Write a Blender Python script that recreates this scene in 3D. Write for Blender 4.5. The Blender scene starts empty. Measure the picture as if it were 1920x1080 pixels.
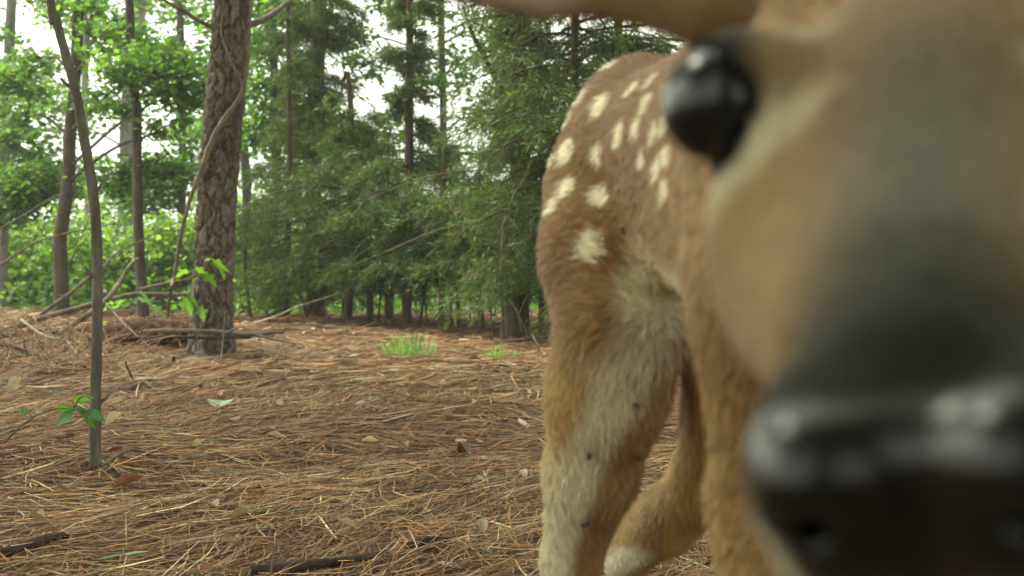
import bpy, math, random
import numpy as np
from mathutils import Vector

random.seed(7)
rng = np.random.default_rng(11)
scene = bpy.context.scene
col = scene.collection

# ------------------------------------------------------------------ camera
CAM_H = 0.52                 # a trail camera strapped low on a trunk
FPX = 2318.0                 # focal length in pixels of a 1920 px wide frame (45 degree lens)
PITCH = math.atan(60 / FPX)
cam_data = bpy.data.cameras.new('trail_camera')
cam_data.sensor_width = 36.0
cam_data.lens = 36.0 * FPX / 1920.0
cam_data.clip_start = 0.02
cam_data.clip_end = 2000
cam_data.dof.use_dof = True
cam_data.dof.focus_distance = 2.2
cam_data.dof.aperture_fstop = 9.4
cam = bpy.data.objects.new('trail_camera', cam_data)
cam.location = (0, 0, CAM_H)
cam.rotation_euler = (math.pi / 2 - PITCH, 0, 0)
col.objects.link(cam)
scene.camera = cam

# ------------------------------------------------------------------ sky and sun (bright overcast, light from the left)
SUN_EL, SUN_AZ = math.radians(52), math.radians(-62)      # azimuth from +Y, negative = left
world = bpy.data.worlds.new('World')
scene.world = world
world.use_nodes = True
wn = world.node_tree
wn.nodes.clear()
sky = wn.nodes.new('ShaderNodeTexSky')
sky.sky_type = 'NISHITA'
sky.sun_disc = False
sky.sun_elevation = SUN_EL
sky.sun_rotation = SUN_AZ
sky.air_density = 1.0
sky.dust_density = 4.0
sky.ozone_density = 1.0
hs = wn.nodes.new('ShaderNodeHueSaturation')
hs.inputs['Saturation'].default_value = 0.10              # thin white cloud takes the blue out
bg = wn.nodes.new('ShaderNodeBackground')
bg.inputs['Strength'].default_value = 0.15
wo = wn.nodes.new('ShaderNodeOutputWorld')
wn.links.new(sky.outputs[0], hs.inputs['Color'])
tint = wn.nodes.new('ShaderNodeVectorMath')                # hazy summer cloud: a little warm
tint.operation = 'MULTIPLY'
tint.inputs[1].default_value = (0.97, 1.0, 0.84)
wn.links.new(hs.outputs[0], tint.inputs[0])
wn.links.new(tint.outputs[0], bg.inputs['Color'])
wn.links.new(bg.outputs[0], wo.inputs['Surface'])
sun_l = bpy.data.lights.new('sun', 'SUN')
sun_l.energy = 1.5
sun_l.angle = math.radians(25)
sun_l.color = (1.0, 0.96, 0.82)
sun = bpy.data.objects.new('sun', sun_l)
sd = Vector((math.sin(SUN_AZ) * math.cos(SUN_EL), math.cos(SUN_AZ) * math.cos(SUN_EL), math.sin(SUN_EL)))
sun.rotation_euler = (-sd).to_track_quat('-Z', 'Y').to_euler()
sun.location = sd * 30
col.objects.link(sun)
vs = scene.view_settings
vs.view_transform = 'Standard'
vs.look = 'None'
vs.exposure = 1.78
vs.gamma = 1.0
vs.use_curve_mapping = False
scene.cycles.use_denoising = True
scene.cycles.max_bounces = 7
scene.cycles.diffuse_bounces = 3
scene.cycles.transmission_bounces = 4
scene.cycles.sample_clamp_indirect = 6

# ------------------------------------------------------------------ helpers
FWD = np.array([0, math.cos(PITCH), -math.sin(PITCH)])
UPV = np.array([0, math.sin(PITCH), math.cos(PITCH)])
CAM = np.array([0, 0, CAM_H])


def P(px, py, d):
    """a point d metres in front of the camera on the sight line through a place in the photograph"""
    return CAM + d * (FWD + np.array([1.0, 0, 0]) * (px - 960) / FPX + UPV * (540 - py) / FPX)


GW = [(0.9, 0.5, 0.3, 0.022), (-0.6, 1.3, 1.7, 0.016), (2.1, -0.8, 0.4, 0.010), (1.7, 2.6, 2.2, 0.008),
      (-3.1, 3.7, 5.1, 0.006), (5.2, 2.2, 0.9, 0.005), (-4.4, 6.1, 3.3, 0.006), (9.0, 7.0, 1.1, 0.006), (11.0, -8.0, 2.7, 0.006), (17.0, 13.0, 0.4, 0.004), (-15.0, 19.0, 2.0, 0.004)]


def gh(x, y):
    """ground height"""
    x = np.asarray(x, float)
    y = np.asarray(y, float)
    h = np.zeros(np.broadcast(x, y).shape)
    for a, b, c, m in GW:
        h = h + m * np.sin(a * x + b * y + c)
    amp = 0.35 + 0.65 * np.clip((y - 1.5) / 3.0, 0, 1)
    h = h * amp
    h = h + 0.05 * np.exp(-(((x + 1.75) / 0.75) ** 2 + ((y - 6.7) / 0.35) ** 2))      # litter heaped at the pine's foot
    h = h + 0.022 * np.exp(-(((x + 0.965) / 0.09) ** 2 + ((y - 2.86) / 0.09) ** 2))         # and round the sapling
    h = h - 0.05 * np.clip(y - 11.0, 0, 30)                                              # falls away behind the cedars
    return h


def G(px, py, lift=0.0):
    """where the sight line through a place in the photograph meets the ground"""
    d = FWD + np.array([1.0, 0, 0]) * (px - 960) / FPX + UPV * (540 - py) / FPX
    t = CAM_H / max(-d[2], 1e-3)
    for _ in range(12):
        p = CAM + d * t
        t = (CAM_H - float(gh(p[0], p[1]))) / max(-d[2], 1e-3)
    p = CAM + d * t
    return np.array([p[0], p[1], float(gh(p[0], p[1])) + lift])


def nrm(a):
    return a / (np.linalg.norm(a, axis=-1, keepdims=True) + 1e-12)


def make_mesh(name, V, quads=None, tris=None, mat=None, cols=None, smooth=True):
    me = bpy.data.meshes.new(name)
    V = np.asarray(V, np.float32)
    nq = 0 if quads is None else len(quads)
    nt = 0 if tris is None else len(tris)
    me.vertices.add(len(V))
    me.vertices.foreach_set('co', V.ravel())
    idx = []
    if nq:
        idx.append(np.asarray(quads, np.int32).ravel())
    if nt:
        idx.append(np.asarray(tris, np.int32).ravel())
    idx = np.concatenate(idx)
    me.loops.add(len(idx))
    me.loops.foreach_set('vertex_index', idx)
    starts = np.concatenate([np.arange(nq) * 4, nq * 4 + np.arange(nt) * 3]).astype(np.int32)
    me.polygons.add(nq + nt)
    me.polygons.foreach_set('loop_start', starts)
    me.update(calc_edges=True)
    me.validate()
    if smooth:
        me.polygons.foreach_set('use_smooth', np.ones(len(me.polygons), bool))
    if cols is not None:
        at = me.attributes.new('Col', 'FLOAT_COLOR', 'POINT')
        c = np.ones((len(V), 4), np.float32)
        c[:, :cols.shape[1]] = cols
        at.data.foreach_set('color', c.ravel())
    if mat is not None:
        me.materials.append(mat)
    return me


def obj(name, me, parent=None, loc=None):
    o = bpy.data.objects.new(name, me)
    col.objects.link(o)
    if parent is not None:
        o.parent = parent
        # vertices are given in world space; keep them there
        o.location = -Vector(parent.location) if loc is None else loc
    elif loc is not None:
        o.location = loc
    return o


def thing(name, label, cat, loc, group=None):
    o = bpy.data.objects.new(name, None)
    o.empty_display_size = 0.1
    col.objects.link(o)
    o.location = [float(v) for v in loc]
    o['label'] = label
    o['category'] = cat
    if group:
        o['group'] = group
    return o


def tag(o, label, cat, group=None):
    o['label'] = label
    o['category'] = cat
    if group:
        o['group'] = group
    return o


class MB:
    """collects vertices and faces of one mesh"""

    def __init__(self):
        self.V, self.Q, self.T, self.C, self.n = [], [], [], [], 0

    def add(self, V, quads=None, tris=None, cols=None):
        V = np.asarray(V, float)
        if quads is not None and len(quads):
            self.Q.append(np.asarray(quads) + self.n)
        if tris is not None and len(tris):
            self.T.append(np.asarray(tris) + self.n)
        self.V.append(V)
        if cols is not None:
            c = np.asarray(cols, float)
            if c.ndim == 1:
                c = np.repeat(c[None], len(V), 0)
            self.C.append(c)
        self.n += len(V)

    def mesh(self, name, mat, smooth=True):
        return make_mesh(name, np.concatenate(self.V), np.concatenate(self.Q) if self.Q else None,
                         np.concatenate(self.T) if self.T else None, mat,
                         np.concatenate(self.C) if self.C else None, smooth)


def spline(pts, n):
    """Catmull-Rom through the given points"""
    pts = np.asarray(pts, float)
    k = len(pts)
    if k == 2:
        t = np.linspace(0, 1, n)[:, None]
        return pts[0] * (1 - t) + pts[1] * t
    ext = np.vstack([2 * pts[0] - pts[1], pts, 2 * pts[-1] - pts[-2]])
    s = np.linspace(0, k - 1 - 1e-9, n)
    i = s.astype(int)
    t = (s - i)[:, None]
    p0, p1, p2, p3 = ext[i], ext[i + 1], ext[i + 2], ext[i + 3]
    return 0.5 * (2 * p1 + (p2 - p0) * t + (2 * p0 - 5 * p1 + 4 * p2 - p3) * t ** 2 + (3 * p1 - p0 - 3 * p2 + p3) * t ** 3)


def tube(pts, radii, sides=8, rough=0.0, cap=True, seed=None):
    """a tapered tube along a path; rough = relative knobbliness"""
    pts = np.asarray(pts, float)
    n = len(pts)
    r = np.interp(np.linspace(0, 1, n), np.linspace(0, 1, len(radii)), radii)
    tan = nrm(np.gradient(pts, axis=0))
    ref = np.array([0.31, 0.17, 0.93]) if abs(tan[0, 2]) < 0.8 else np.array([0.95, 0.2, 0.1])
    a = nrm(np.cross(tan, ref))
    b = np.cross(tan, a)
    th = np.linspace(0, 2 * math.pi, sides, endpoint=False)
    rr = r[:, None] * np.ones((1, sides))
    if rough:
        g = np.random.default_rng(seed if seed is not None else int(rng.integers(1e9)))
        ph = g.uniform(0, 6.28, 6)
        L = np.cumsum(np.r_[0, np.linalg.norm(np.diff(pts, axis=0), axis=1)])[:, None] / (np.mean(r) * 6 + 1e-6)
        rr = rr * (1 + rough * (0.5 * np.sin(L * 1.3 + ph[0] + th) + 0.35 * np.sin(L * 3.1 + ph[1] - 2 * th + ph[2]) +
                                0.4 * np.sin(L * 0.4 + ph[3]) + 0.25 * np.sin(L * 7.0 + 3 * th + ph[4])))
        rr = rr * (1 + rough * 0.35 * g.normal(size=rr.shape))
    V = pts[:, None] + rr[..., None] * (np.cos(th)[None, :, None] * a[:, None] + np.sin(th)[None, :, None] * b[:, None])
    V = V.reshape(-1, 3)
    i = np.arange(n - 1)[:, None] * sides
    j = np.arange(sides)[None]
    jn = (j + 1) % sides
    Q = np.stack([i + j, i + jn, i + sides + jn, i + sides + j], -1).reshape(-1, 4)
    T = None
    if cap:
        V = np.vstack([V, pts[0], pts[-1]])
        c0, c1 = n * sides, n * sides + 1
        k = np.arange(sides)
        kn = (k + 1) % sides
        T = np.vstack([np.stack([np.full(sides, c0), kn, k], -1),
                       np.stack([np.full(sides, c1), (n - 1) * sides + k, (n - 1) * sides + kn], -1)])
    return V, Q, T


def rand_unit(n, g=rng):
    return nrm(g.normal(size=(n, 3)))


def leaf_cloud(C, size, upbias=0.9, droop=0.25, g=rng, base=(0.07, 0.17, 0.03), var=0.35, wide=0.34, yellow=0.3):
    """folded leaves of eight vertices, each a real little blade with a midrib fold"""
    n = len(C)
    nor = nrm(rand_unit(n, g) * (1 - upbias * 0.55) + np.array([0, 0, 1.0]) * upbias)
    d = rand_unit(n, g)
    d = nrm(d - nor * np.sum(d * nor, 1, keepdims=True))
    d = nrm(d + np.array([0, 0, -droop]))
    s = np.cross(nor, d)
    s = nrm(s)
    nn = np.cross(d, s)
    L = (np.asarray(size) * np.ones(n) * g.uniform(0.65, 1.25, n))[:, None]
    fold = g.uniform(0.02, 0.16, n)[:, None] * L
    w = wide * g.uniform(0.8, 1.25, n)[:, None] * L
    base_p = C - d * L * 0.5
    tip = C + d * L * 0.5 - nn * L * g.uniform(0.0, 0.2, n)[:, None]
    l1 = C - d * L * 0.18 - s * w + nn * fold
    l2 = C + d * L * 0.22 - s * w * 0.72 + nn * fold * 0.6
    r1 = C - d * L * 0.18 + s * w + nn * fold
    r2 = C + d * L * 0.22 + s * w * 0.72 + nn * fold * 0.6
    V = np.stack([base_p, l1, l2, tip, r2, r1], 1).reshape(-1, 3)
    k = np.arange(n)[:, None] * 6
    Q = np.vstack([k + np.array([[0, 3, 2, 1]]), k + np.array([[0, 5, 4, 3]])])
    b = np.array(base)
    v = np.exp(g.normal(0, var, n))[:, None]
    y = g.uniform(0, 1, n)[:, None] ** 2 * yellow
    c = b * v * (1 - y) + np.array([b[1] * 0.75, b[1] * 1.15, b[2] * 0.7]) * v * y
    return V, Q, np.repeat(c, 6, 0)


def spray_cloud(C, D, L, W, g=rng, base=(0.05, 0.09, 0.035), var=0.35, dead=0.04):
    """narrow pointed blades (scale-leaved cedar twigs, pine needles, grass) from C along D"""
    n = len(C)
    D = nrm(D)
    s = nrm(np.cross(D, rand_unit(n, g)))
    L = (np.asarray(L) * np.ones(n))[:, None]
    W = (np.asarray(W) * np.ones(n))[:, None]
    m = C + D * L * 0.45
    V = np.stack([C, m + s * W * 0.5, C + D * L, m - s * W * 0.5], 1).reshape(-1, 3)
    Q = np.arange(n)[:, None] * 4 + np.array([[0, 1, 2, 3]])
    c = np.array(base) * np.exp(g.normal(0, var, n))[:, None]
    dd = g.uniform(0, 1, n) < dead
    c[dd] = np.array([0.16, 0.10, 0.05])
    return V, Q, np.repeat(c, 4, 0)


# ------------------------------------------------------------------ materials
def new_mat(name):
    m = bpy.data.materials.new(name)
    m.use_nodes = True
    nt = m.node_tree
    nt.nodes.clear()
    out = nt.nodes.new('ShaderNodeOutputMaterial')
    return m, nt, out


def N(nt, kind, **kw):
    n = nt.nodes.new(kind)
    for k, v in kw.items():
        setattr(n, k, v)
    return n


def mat_leaf(name, trans=0.5, gloss=0.05):
    m, nt, out = new_mat(name)
    a = N(nt, 'ShaderNodeAttribute', attribute_name='Col')
    tc = N(nt, 'ShaderNodeNewGeometry')
    no = N(nt, 'ShaderNodeTexNoise')
    no.inputs['Scale'].default_value = 60
    nt.links.new(tc.outputs['Position'], no.inputs['Vector'])
    mr = N(nt, 'ShaderNodeMapRange')
    mr.inputs['To Min'].default_value = 0.75
    mr.inputs['To Max'].default_value = 1.25
    nt.links.new(no.outputs['Fac'], mr.inputs['Value'])
    mx = N(nt, 'ShaderNodeVectorMath', operation='SCALE')
    nt.links.new(a.outputs['Color'], mx.inputs[0])
    nt.links.new(mr.outputs[0], mx.inputs['Scale'])
    d = N(nt, 'ShaderNodeBsdfDiffuse')
    t = N(nt, 'ShaderNodeBsdfTranslucent')
    gl = N(nt, 'ShaderNodeBsdfGlossy')
    gl.inputs['Roughness'].default_value = 0.45
    gl.inputs['Color'].default_value = (1, 1, 1, 1)
    tm = N(nt, 'ShaderNodeVectorMath', operation='MULTIPLY')
    tm.inputs[1].default_value = (1.7, 1.7, 0.8)
    nt.links.new(mx.outputs[0], d.inputs['Color'])
    nt.links.new(mx.outputs[0], tm.inputs[0])
    nt.links.new(tm.outputs[0], t.inputs['Color'])
    m1 = N(nt, 'ShaderNodeMixShader')
    m1.inputs[0].default_value = trans
    nt.links.new(d.outputs[0], m1.inputs[1])
    nt.links.new(t.outputs[0], m1.inputs[2])
    m2 = N(nt, 'ShaderNodeMixShader')
    m2.inputs[0].default_value = gloss
    nt.links.new(m1.outputs[0], m2.inputs[1])
    nt.links.new(gl.outputs[0], m2.inputs[2])
    nt.links.new(m2.outputs[0], out.inputs['Surface'])
    return m


def mat_rough(name, c1, c2, scale=8.0, rough=0.9, bump=0.4, stretch=(1, 1, 1), c3=None, bscale=None, spec=0.2):
    """two or three tones mixed by object-space noise, with a bump of the same grain"""
    m, nt, out = new_mat(name)
    tc = N(nt, 'ShaderNodeNewGeometry')
    mp = N(nt, 'ShaderNodeMapping')
    mp.inputs['Scale'].default_value = stretch
    nt.links.new(tc.outputs['Position'], mp.inputs['Vector'])
    no = N(nt, 'ShaderNodeTexNoise')
    no.inputs['Scale'].default_value = scale
    no.inputs['Detail'].default_value = 6
    no.inputs['Roughness'].default_value = 0.65
    nt.links.new(mp.outputs[0], no.inputs['Vector'])
    cr = N(nt, 'ShaderNodeValToRGB')
    e = cr.color_ramp.elements
    e[0].position, e[1].position = 0.33, 0.67
    e[0].color, e[1].color = (*c1, 1), (*c2, 1)
    if c3:
        k = e.new(0.5)
        k.color = (*c3, 1)
    nt.links.new(no.outputs['Fac'], cr.inputs[0])
    n2 = N(nt, 'ShaderNodeTexNoise')
    n2.inputs['Scale'].default_value = bscale or scale * 4
    n2.inputs['Detail'].default_value = 4
    nt.links.new(mp.outputs[0], n2.inputs['Vector'])
    bp = N(nt, 'ShaderNodeBump')
    bp.inputs['Strength'].default_value = bump
    bp.inputs['Distance'].default_value = 0.01
    nt.links.new(n2.outputs['Fac'], bp.inputs['Height'])
    b = N(nt, 'ShaderNodeBsdfPrincipled')
    b.inputs['Roughness'].default_value = rough
    b.inputs['Specular IOR Level'].default_value = spec
    nt.links.new(cr.outputs[0], b.inputs['Base Color'])
    nt.links.new(bp.outputs[0], b.inputs['Normal'])
    nt.links.new(b.outputs[0], out.inputs['Surface'])
    return m


def mat_attr(name, rough=0.85, spec=0.2, nscale=40, namp=0.25, sheen=0.0, use_alpha_rough=False, bump=0.0):
    """colour from the mesh's own colour attribute, broken up by fine noise"""
    m, nt, out = new_mat(name)
    a = N(nt, 'ShaderNodeAttribute', attribute_name='Col')
    tc = N(nt, 'ShaderNodeNewGeometry')
    no = N(nt, 'ShaderNodeTexNoise')
    no.inputs['Scale'].default_value = nscale
    no.inputs['Detail'].default_value = 5
    nt.links.new(tc.outputs['Position'], no.inputs['Vector'])
    mr = N(nt, 'ShaderNodeMapRange')
    mr.inputs['From Min'].default_value = 0.25
    mr.inputs['From Max'].default_value = 0.75
    mr.inputs['To Min'].default_value = 1 - namp
    mr.inputs['To Max'].default_value = 1 + namp
    nt.links.new(no.outputs['Fac'], mr.inputs['Value'])
    mx = N(nt, 'ShaderNodeVectorMath', operation='SCALE')
    nt.links.new(a.outputs['Color'], mx.inputs[0])
    nt.links.new(mr.outputs[0], mx.inputs['Scale'])
    b = N(nt, 'ShaderNodeBsdfPrincipled')
    b.inputs['Roughness'].default_value = rough
    b.inputs['Specular IOR Level'].default_value = spec
    nt.links.new(mx.outputs[0], b.inputs['Base Color'])
    if use_alpha_rough:
        nt.links.new(a.outputs['Alpha'], b.inputs['Roughness'])
        ms = N(nt, 'ShaderNodeMapRange')
        ms.inputs['From Min'].default_value = 0.3
        ms.inputs['From Max'].default_value = 0.9
        ms.inputs['To Min'].default_value = 0.5
        ms.inputs['To Max'].default_value = spec
        nt.links.new(a.outputs['Alpha'], ms.inputs['Value'])
        nt.links.new(ms.outputs[0], b.inputs['Specular IOR Level'])
    if bump:
        bp = N(nt, 'ShaderNodeBump')
        bp.inputs['Strength'].default_value = bump
        bp.inputs['Distance'].default_value = 0.003
        nt.links.new(no.outputs['Fac'], bp.inputs['Height'])
        nt.links.new(bp.outputs[0], b.inputs['Normal'])
    if sheen:
        b.inputs['Sheen Weight'].default_value = sheen
        b.inputs['Sheen Roughness'].default_value = 0.4
        b.inputs['Sheen Tint'].default_value = (1, 0.9, 0.75, 1)
    nt.links.new(b.outputs[0], out.inputs['Surface'])
    return m


M_leaf = mat_leaf('broad_leaf', 0.5, 0.04)
M_cedar = mat_leaf('cedar_spray', 0.25, 0.02)
M_grass = mat_leaf('grass_blade', 0.45, 0.03)
M_needle = mat_attr('pine_straw', 0.75, 0.25, 90, 0.3)
M_ground = mat_rough('forest_floor', (0.030, 0.019, 0.010), (0.19, 0.105, 0.046), 14, 0.95, 0.9, (1.0, 2.2, 1.0), (0.10, 0.056, 0.026), 55)
M_pine = mat_attr('pine_bark', 0.95, 0.12, 70, 0.35, bump=0.5)
M_bark_grey = mat_rough('grey_sapling_bark', (0.07, 0.065, 0.05), (0.17, 0.16, 0.125), 30, 0.92, 0.5, (1, 1, 0.35), (0.115, 0.105, 0.08))
M_bark_dark = mat_rough('dark_bark', (0.05, 0.043, 0.034), (0.125, 0.105, 0.08), 22, 0.95, 0.5, (1, 1, 0.35))
M_bark_pale = mat_rough('pale_bark', (0.15, 0.145, 0.13), (0.29, 0.28, 0.25), 12, 0.95, 0.4, (1, 1, 0.3))
M_cedar_bark = mat_rough('cedar_bark', (0.055, 0.04, 0.028), (0.14, 0.105, 0.075), 30, 0.95, 0.5, (1, 1, 0.12))
M_dead = mat_rough('dead_wood', (0.075, 0.058, 0.042), (0.20, 0.16, 0.12), 25, 0.95, 0.4)
M_dead_pale = mat_rough('bleached_dead_wood', (0.20, 0.17, 0.13), (0.38, 0.33, 0.26), 25, 0.95, 0.3)
M_dead_dark = mat_rough('rotten_dark_wood', (0.025, 0.019, 0.014), (0.085, 0.062, 0.043), 20, 0.97, 0.6)
M_vine = mat_rough('vine_bark', (0.10, 0.078, 0.055), (0.24, 0.19, 0.13), 35, 0.9, 0.5, (1, 1, 0.4))
M_dryleaf = mat_leaf('dry_leaf', 0.2, 0.03)
M_coat = mat_attr('deer_coat', 0.85, 0.12, 160, 0.12, sheen=0.15, use_alpha_rough=True)
M_fur = mat_attr('deer_hair', 0.55, 0.25, 200, 0.1)

# ================================================================== the setting
# ------------------------------------------------------------------ ground: one sheet, fine near the camera, out to the horizon
def build_ground():
    def axis(fine0, fine1, step, far):
        a = np.arange(fine0, fine1 + 1e-6, step)
        g = [fine1]
        s = step
        while g[-1] < far:
            s *= 1.25
            g.append(g[-1] + s)
        h = [fine0]
        s = step
        while h[-1] > -far:
            s *= 1.25
            h.append(h[-1] - s)
        return np.r_[np.array(h[1:])[::-1], a, np.array(g[1:])]
    xs = axis(-5.5, 5.5, 0.06, 700)
    ys = axis(-0.5, 14.0, 0.06, 700)
    X, Y = np.meshgrid(xs, ys)
    Z = gh(X, Y)
    g = np.random.default_rng(3)
    near = (np.abs(X) < 6) & (Y > -1) & (Y < 14.5)
    Z = Z + near * g.normal(0, 0.004, Z.shape)
    V = np.stack([X, Y, Z], -1).reshape(-1, 3)
    nx, ny = len(xs), len(ys)
    i = np.arange(ny - 1)[:, None] * nx
    j = np.arange(nx - 1)[None]
    Q = np.stack([i + j, i + j + 1, i + nx + j + 1, i + nx + j], -1).reshape(-1, 4)
    o = obj('ground', make_mesh('ground', V, Q, mat=M_ground))
    o['kind'] = 'structure'


build_ground()


# ------------------------------------------------------------------ pine straw: strands lying over one another
def build_straw():
    g = np.random.default_rng(5)
    tones = np.array([[0.30, 0.14, 0.055], [0.22, 0.112, 0.052], [0.36, 0.235, 0.125], [0.070, 0.042, 0.026], [0.15, 0.090, 0.052], [0.44, 0.33, 0.21], [0.30, 0.105, 0.05]])
    wts = np.array([0.24, 0.24, 0.13, 0.13, 0.14, 0.05, 0.07])
    mb = MB()
    for (y0, y1, n, w, L0, L1) in ((1.2, 4.2, 58000, 0.0018, 0.05, 0.17), (4.2, 7.6, 50000, 0.0028, 0.06, 0.17), (7.6, 13.0, 28000, 0.0053, 0.08, 0.2)):
        y = np.sqrt(g.uniform(y0 ** 2, y1 ** 2, n))
        x = g.uniform(-1, 1, n) * (0.5 * y + 0.35)
        # patches of one direction, as straw mats together
        ang = 0.5 * np.sin(1.3 * x + 0.7 * y) + 0.5 * np.sin(2.9 * y - 1.7 * x + 1.0) + g.normal(0, 0.75, n)
        L = g.uniform(L0, L1, n)
        dx, dy = np.cos(ang), np.sin(ang)
        bend = g.normal(0, 0.12, n) * L
        pz = g.normal(0, 0.10, n) + (g.uniform(0, 1, n) < 0.06) * g.uniform(0.1, 0.55, n)
        lay = g.uniform(0.001, 0.016, n)
        pts = []
        for s in (-0.5, 0.0, 0.5):
            bx = x + dx * L * s - dy * bend * (0.25 - s * s) * 4
            by = y + dy * L * s + dx * bend * (0.25 - s * s) * 4
            bz = gh(bx, by) + lay + np.abs(pz * L * (s + 0.5)) * 0.6
            pts.append(np.stack([bx, by, bz], -1))
        side = np.stack([-dy, dx, g.normal(0, 0.5, n)], -1)
        side = nrm(side) * (w * g.uniform(0.6, 1.9, n))[:, None] * 0.5
        V = np.stack([pts[0] - side * 0.7, pts[0] + side * 0.7, pts[1] - side, pts[1] + side, pts[2] - side * 0.3, pts[2] + side * 0.3], 1).reshape(-1, 3)
        k = np.arange(n)[:, None] * 6
        Q = np.vstack([k + np.array([[0, 1, 3, 2]]), k + np.array([[2, 3, 5, 4]])])
        c = tones[g.choice(len(tones), n, p=wts)] * np.exp(g.normal(0, 0.32, n))[:, None]
        mat_ = 0.5 + 0.5 * np.sin(1.9 * x + 1.1 * np.sin(1.3 * y)) * np.sin(2.3 * y + 1.5 * np.sin(1.7 * x)) * 0.6 + 0.4 * np.sin(5.1 * x + 2.0 * np.sin(3 * y)) * np.sin(6.3 * y + 1.0) * 0.5
        c = c * np.array([1.0, 1.08, 1.06]) * (0.68 + 0.66 * np.clip(mat_, 0, 1))[:, None]      # drifts of older, darker straw
        mb.add(V, Q, cols=np.repeat(c, 6, 0))
    o = obj('pine_straw', mb.mesh('pine_straw', M_needle, smooth=False))
    o['kind'] = 'stuff'
    tag(o, 'brown and orange pine needles covering the forest floor', 'pine straw')


build_straw()


def curled_leaf(c, L, w, ang, curl, tilt, lift=0.006, lobes=0.0):
    """one dry leaf: a small curled grid of 4 x 3 cells"""
    nu, nv = 6, 5
    u = np.linspace(-0.5, 0.5, nu)
    v = np.linspace(-1, 1, nv)
    U, Vv = np.meshgrid(u, v, indexing='ij')
    prof = np.clip(np.cos(U * math.pi * 0.98), 0, 1) ** 0.7 + 0.03
    prof = prof * (1 + lobes * np.sin(U * 22))
    yy = Vv * prof * w * 0.5
    zz = curl * (yy / w) ** 2 * w * 3.2 + 0.35 * curl * (U ** 2) * L + tilt * U * L
    xx = U * L
    ca, sa = math.cos(ang), math.sin(ang)
    V = np.stack([c[0] + ca * xx - sa * yy, c[1] + sa * xx + ca * yy, c[2] + zz - zz.min() + lift], -1).reshape(-1, 3)
    i = np.arange(nu - 1)[:, None] * nv
    j = np.arange(nv - 1)[None]
    Q = np.stack([i + j, i + j + 1, i + nv + j + 1, i + nv + j], -1).reshape(-1, 4)
    return V, Q


def build_litter():
    g = np.random.default_rng(8)
    mb = MB()
    pal = np.array([[0.26, 0.16, 0.10], [0.36, 0.27, 0.19], [0.16, 0.085, 0.05], [0.30, 0.19, 0.14], [0.10, 0.06, 0.04], [0.45, 0.37, 0.28]])
    for k in range(900):
        y = math.sqrt(g.uniform(1.8 ** 2, 11.5 ** 2))
        x = g.uniform(-1, 1) * (0.46 * y + 0.3)
        V, Q = curled_leaf((x, y, float(gh(x, y))), g.uniform(0.02, 0.055), g.uniform(0.012, 0.03), g.uniform(0, 6.28), g.normal(0.3, 0.5), g.normal(0, 0.25), g.uniform(0.004, 0.016))
        mb.add(V, Q, cols=pal[g.integers(len(pal))] * math.exp(g.normal(0, 0.25)))
    o = obj('leaf_litter', mb.mesh('leaf_litter', M_dryleaf))
    o['kind'] = 'stuff'
    tag(o, 'small dry leaf scraps scattered through the pine straw', 'leaf litter')


build_litter()
# ================================================================== trees
def smooth(a, b, x):
    t = np.clip((x - a) / (b - a), 0, 1)
    return t * t * (3 - 2 * t)


HT = np.random.default_rng(21).uniform(0, 1, (4096, 3))


def voronoi(u, v, per_u, seed=0):
    """distance to the edge of jittered cells (F2 - F1), periodic in u"""
    iu, iv = np.floor(u).astype(int), np.floor(v).astype(int)
    f1 = np.full(u.shape, 9.0)
    f2 = np.full(u.shape, 9.0)
    cid = np.zeros(u.shape)
    for a in (-1, 0, 1):
        for b in (-1, 0, 1):
            cu, cv = iu + a, iv + b
            h = HT[((cu % per_u) * 73 + cv * 157 + seed * 31) % 4096]
            d = np.hypot(cu + 0.15 + 0.7 * h[..., 0] - u, cv + 0.1 + 0.8 * h[..., 1] - v)
            nf = d < f1
            f2 = np.where(nf, f1, np.minimum(f2, d))
            cid = np.where(nf, h[..., 2], cid)
            f1 = np.where(nf, d, f1)
    return f2 - f1, cid


def fractal(TH, H, nu, cell, seed, octaves=4):
    """value noise around a trunk, periodic in the angle"""
    out = np.zeros(TH.shape)
    amp = 0.5
    for o in range(octaves):
        n = nu * 2 ** o
        tab = np.random.default_rng(seed * 17 + o).uniform(-1, 1, (257, n))
        u = TH / (2 * math.pi) * n
        v = H / cell * 2 ** o
        iu, iv = np.floor(u).astype(int), np.floor(v).astype(int)
        fu, fv = u - iu, v - iv
        fu, fv = fu * fu * (3 - 2 * fu), fv * fv * (3 - 2 * fv)
        T = lambda a, b: tab[b % 257, a % n]
        out += amp * ((T(iu, iv) * (1 - fu) + T(iu + 1, iv) * fu) * (1 - fv) + (T(iu, iv + 1) * (1 - fu) + T(iu + 1, iv + 1) * fu) * fv)
        amp *= 0.5
    return out


def trunk_path(pts, d, base=None):
    """photo places at one distance -> world points; base replaces the first one"""
    w = [P(px, py, d) for px, py in pts]
    if base is not None:
        w[0] = base
    return np.array(w)


def grow(pts, top, lean=(0, 0, 0)):
    """carry a trunk on upward past the last point to height top"""
    p = list(pts)
    d = p[-1] - p[-2]
    d = d / max(d[2], 0.05)
    d[:2] *= 0.5
    z = p[-1][2]
    while z < top:
        s = min(1.2, top - z)
        p.append(p[-1] + d * s + np.array([random.uniform(-.05, .05), random.uniform(-.05, .05), 0]))
        z += s
    return np.array(p)


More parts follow.
